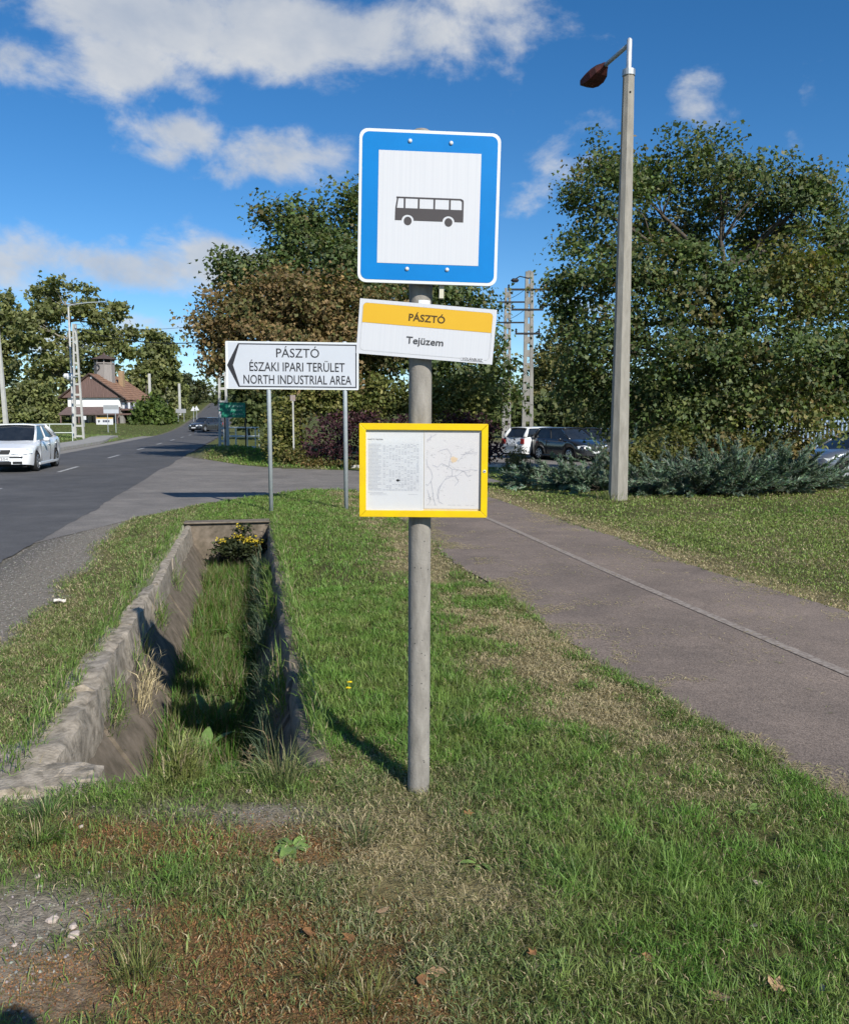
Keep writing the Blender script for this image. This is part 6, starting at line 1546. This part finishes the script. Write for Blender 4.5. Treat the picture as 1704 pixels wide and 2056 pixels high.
# fallen leaves
FLM = [mat('fallen_leaf_brown', (.30, .15, .06), (.20, .10, .045), 40, .7), mat('fallen_leaf_tan', (.45, .30, .17), (.33, .21, .12), 40, .7), mat('fallen_leaf_grey', (.44, .38, .30), (.30, .25, .2), 40, .7)]
def fallen(px, py, sz, mi, label, extra=.02):
    g = G(px, py); b = MB(); S = SHAPES['maple' if R.random() < .6 else 'oval']*sz; cup = R.uniform(.1, .5)
    vs = [(0, 0, 0)]+[(x, y, cup*(x*x+y*y)/sz+R.uniform(-.1, .1)*sz*.4) for x, y in S]; k = len(S)
    b.add(vs, [(0, 1+i, 1+(i+1) % k) for i in range(k)])
    o = b.build('fallen_leaf', FLM[mi], loc=(g.x, g.y, float(gz(g.x, g.y))+extra), rot=(R.uniform(-.5, .5), R.uniform(-.5, .5), R.uniform(0, 6.28)))
    tag(o, label, 'leaf', 'fallen leaves in the grass')
for px, py, sz, mi, lab in ((768, 1832, .05, 1, 'tan fallen leaf in the grass below the pole'), (1524, 1775, .05, 2, 'pale curled leaf in the lush grass at lower right'), (1236, 1682, .05, 0, 'brown fallen leaf in the middle of the right lawn'), (992, 1406, .06, 0, 'brown fallen leaf right of the pole'), (727, 1315, .05, 0, 'brown fallen leaf left of the pole, beyond the dandelions'), (1513, 1865, .04, 2, 'pale small leaf standing in the grass at lower right'), (875, 1975, .05, 1, 'tan leaf near the bottom edge, right of centre'), (1440, 2020, .075, 1, 'long tan leaf near the bottom right edge'), (1558, 1985, .05, 1, 'tan leaf low at the right'), (1640, 1990, .05, 2, 'pale leaf in the bottom right corner'), (1068, 1925, .03, 0, 'small brown leaf at bottom centre right'), (850, 1990, .045, 0, 'brown leaf at the bottom edge under the pole'), (620, 1880, .05, 0, 'rusty leaf on the moss at bottom centre'), (700, 1890, .045, 0, 'rusty curled leaf right of the moss'), (940, 1640, .035, 0, 'small dark leaf just below right of the pole base'), (1300, 1930, .03, 0, 'tiny brown leaf in the right foreground'), (560, 1745, .04, 0, 'brown leaf beside the dock weed'), (630, 1575, .06, 1, 'tan leaf on the near right ditch lip')):
    fallen(px, py, sz, mi, lab)
# stones
SM = mat('pinkish_stone', (.50, .42, .37), (.40, .34, .30), 40, .85, .3, 80)
for px, py, s, lab in ((105, 1847, .018, 'largest pinkish pebble on the bare soil at left'), (146, 1858, .013, 'upper small pebble beside the largest one'), (148, 1874, .016, 'lower pebble of the three on the bare soil'), (30, 1902, .008, 'tiny white pebble at the left edge'), (163, 1660, .010, 'small pale pebble on the moss below the ditch'), (75, 1760, .012, 'pebble on the bare soil above the three pinkish ones'), (500, 1590, .012, 'flat pale stone on the near lip of the ditch')):
    g = G(px, py); b = MB(); vs = []; 
    for i in range(5):
        th = math.pi*(i+.5)/5
        for k in range(8): a = 2*math.pi*k/8; rr = s*(1+R.uniform(-.18, .18)); vs.append((rr*math.sin(th)*math.cos(a)*1.2, rr*math.sin(th)*math.sin(a), rr*math.cos(th)*.65))
    fs = [(i*8+k, (i+1)*8+k, (i+1)*8+(k+1) % 8, i*8+(k+1) % 8) for i in range(4) for k in range(8)]+[tuple(range(8)), tuple(range(39, 31, -1))]
    b.add(vs, fs); o = b.build('pebble', SM, loc=(g.x, g.y, float(gz(g.x, g.y))+s*.35), rot=(0, 0, R.uniform(0, 6))); tag(o, lab, 'stone', 'pebbles on the bare soil')
# crumpled paper on the left verge
g = G(120, 1214); b = MB(); vs = []; n = 6
for i in range(n):
    for j in range(n): vs.append(((i/(n-1)-.5)*.10, (j/(n-1)-.5)*.075, .008+R.uniform(0, .02)))
b.add(vs, [(i*n+j, (i+1)*n+j, (i+1)*n+j+1, i*n+j+1) for i in range(n-1) for j in range(n-1)])
o = b.build('paper_scrap', mat('dirty_paper', (.66, .62, .56), (.55, .5, .44), 20, .8), loc=(g.x, g.y, float(gz(g.x, g.y))+.015), rot=(.1, .1, .4)); tag(o, 'crumpled white paper scrap on the left verge', 'litter')
# broken concrete lump at the near left corner of the ditch
def lump(label, px, py, rx, ry, rz, m, z=0.0, seed=0):
    g = G(px, py); nu, nv = 22, 12; vs = []
    for i in range(nv):
        th = math.pi*(i+.5)/nv
        for k in range(nu):
            a = 2*math.pi*k/nu; n_ = 1+.45*(float(fbm(math.cos(a)*2+seed*9, math.sin(a)*2+i*.35, 1.6, seed, 4))-.5)
            def sp(q, e=.65): return math.copysign(abs(q)**e, q)
            vs.append((rx*n_*sp(math.sin(th))*sp(math.cos(a)), ry*n_*sp(math.sin(th))*sp(math.sin(a)), rz*n_*sp(math.cos(th), .5)))
    fs = [(i*nu+k, (i+1)*nu+k, (i+1)*nu+(k+1) % nu, i*nu+(k+1) % nu) for i in range(nv-1) for k in range(nu)]+[tuple(range(nu)), tuple(range(nu*nv-1, nu*nv-nu-1, -1))]
    b = MB(); b.add(vs, fs); o = b.build('concrete_lump', m, loc=(g.x, g.y, z), rot=(0, 0, RZ)); tag(o, label, 'concrete'); return o
lump('broken slab of rough concrete at the near left ditch corner', 95, 1560, .24, .18, .055, DCL, -.04, 3)
lump('grassy concrete rubble at the left picture edge', -20, 1520, .2, .18, .05, DCL, -.04, 5)
# hand of shade in the corner: the photographer stands behind the camera
def person():
    g = (.30, -.21)
    J = {'pel': (0, 0, .95), 'che': (0, .02, 1.28), 'nec': (0, .03, 1.50), 'hea': (0, .05, 1.62), 'top': (0, .06, 1.80),
         'ls': (-.19, .02, 1.43), 'le': (-.30, .10, 1.20), 'lh': (-.12, .26, 1.52), 'rs': (.19, .02, 1.43), 're': (.30, .10, 1.20), 'rh': (.05, .26, 1.52),
         'lhip': (-.10, 0, .90), 'lk': (-.12, .02, .50), 'la': (-.13, -.02, .09), 'lt': (-.15, .16, .04), 'rhip': (.10, 0, .90), 'rk': (.12, .02, .50), 'ra': (.13, -.02, .09), 'rt': (.15, .16, .04)}
    rad = {'pel': .15, 'che': .16, 'nec': .06, 'hea': .095, 'top': .07, 'ls': .075, 'le': .05, 'lh': .035, 'rs': .075, 're': .05, 'rh': .035, 'lhip': .10, 'lk': .065, 'la': .05, 'lt': .045, 'rhip': .10, 'rk': .065, 'ra': .05, 'rt': .045}
    E = [('pel', 'che'), ('che', 'nec'), ('nec', 'hea'), ('hea', 'top'), ('che', 'ls'), ('ls', 'le'), ('le', 'lh'), ('che', 'rs'), ('rs', 're'), ('re', 'rh'), ('pel', 'lhip'), ('lhip', 'lk'), ('lk', 'la'), ('la', 'lt'), ('pel', 'rhip'), ('rhip', 'rk'), ('rk', 'ra'), ('ra', 'rt')]
    names = list(J); me = bpy.data.meshes.new('person'); me.from_pydata([J[n] for n in names], [(names.index(a), names.index(c)) for a, c in E], [])
    o = bpy.data.objects.new('person', me); COL.objects.link(o); o.location = (g[0], g[1], 0)
    m = o.modifiers.new('skin', 'SKIN'); 
    if not me.skin_vertices: me.attributes.new('skin', 'FLOAT', 'POINT')
    for i, n in enumerate(names):
        me.skin_vertices[0].data[i].radius = (rad[n], rad[n]); me.skin_vertices[0].data[i].use_root = (n == 'pel')
    o.modifiers.new('sub', 'SUBSURF').render_levels = 2
    me.materials.append(mat('dark_jacket', (.05, .055, .07), (.04, .04, .05), 9, .9))
    tag(o, 'person in dark clothing standing behind the viewpoint with both hands raised', 'person')
try:
    person()
except Exception as e:
    print('person failed', e)
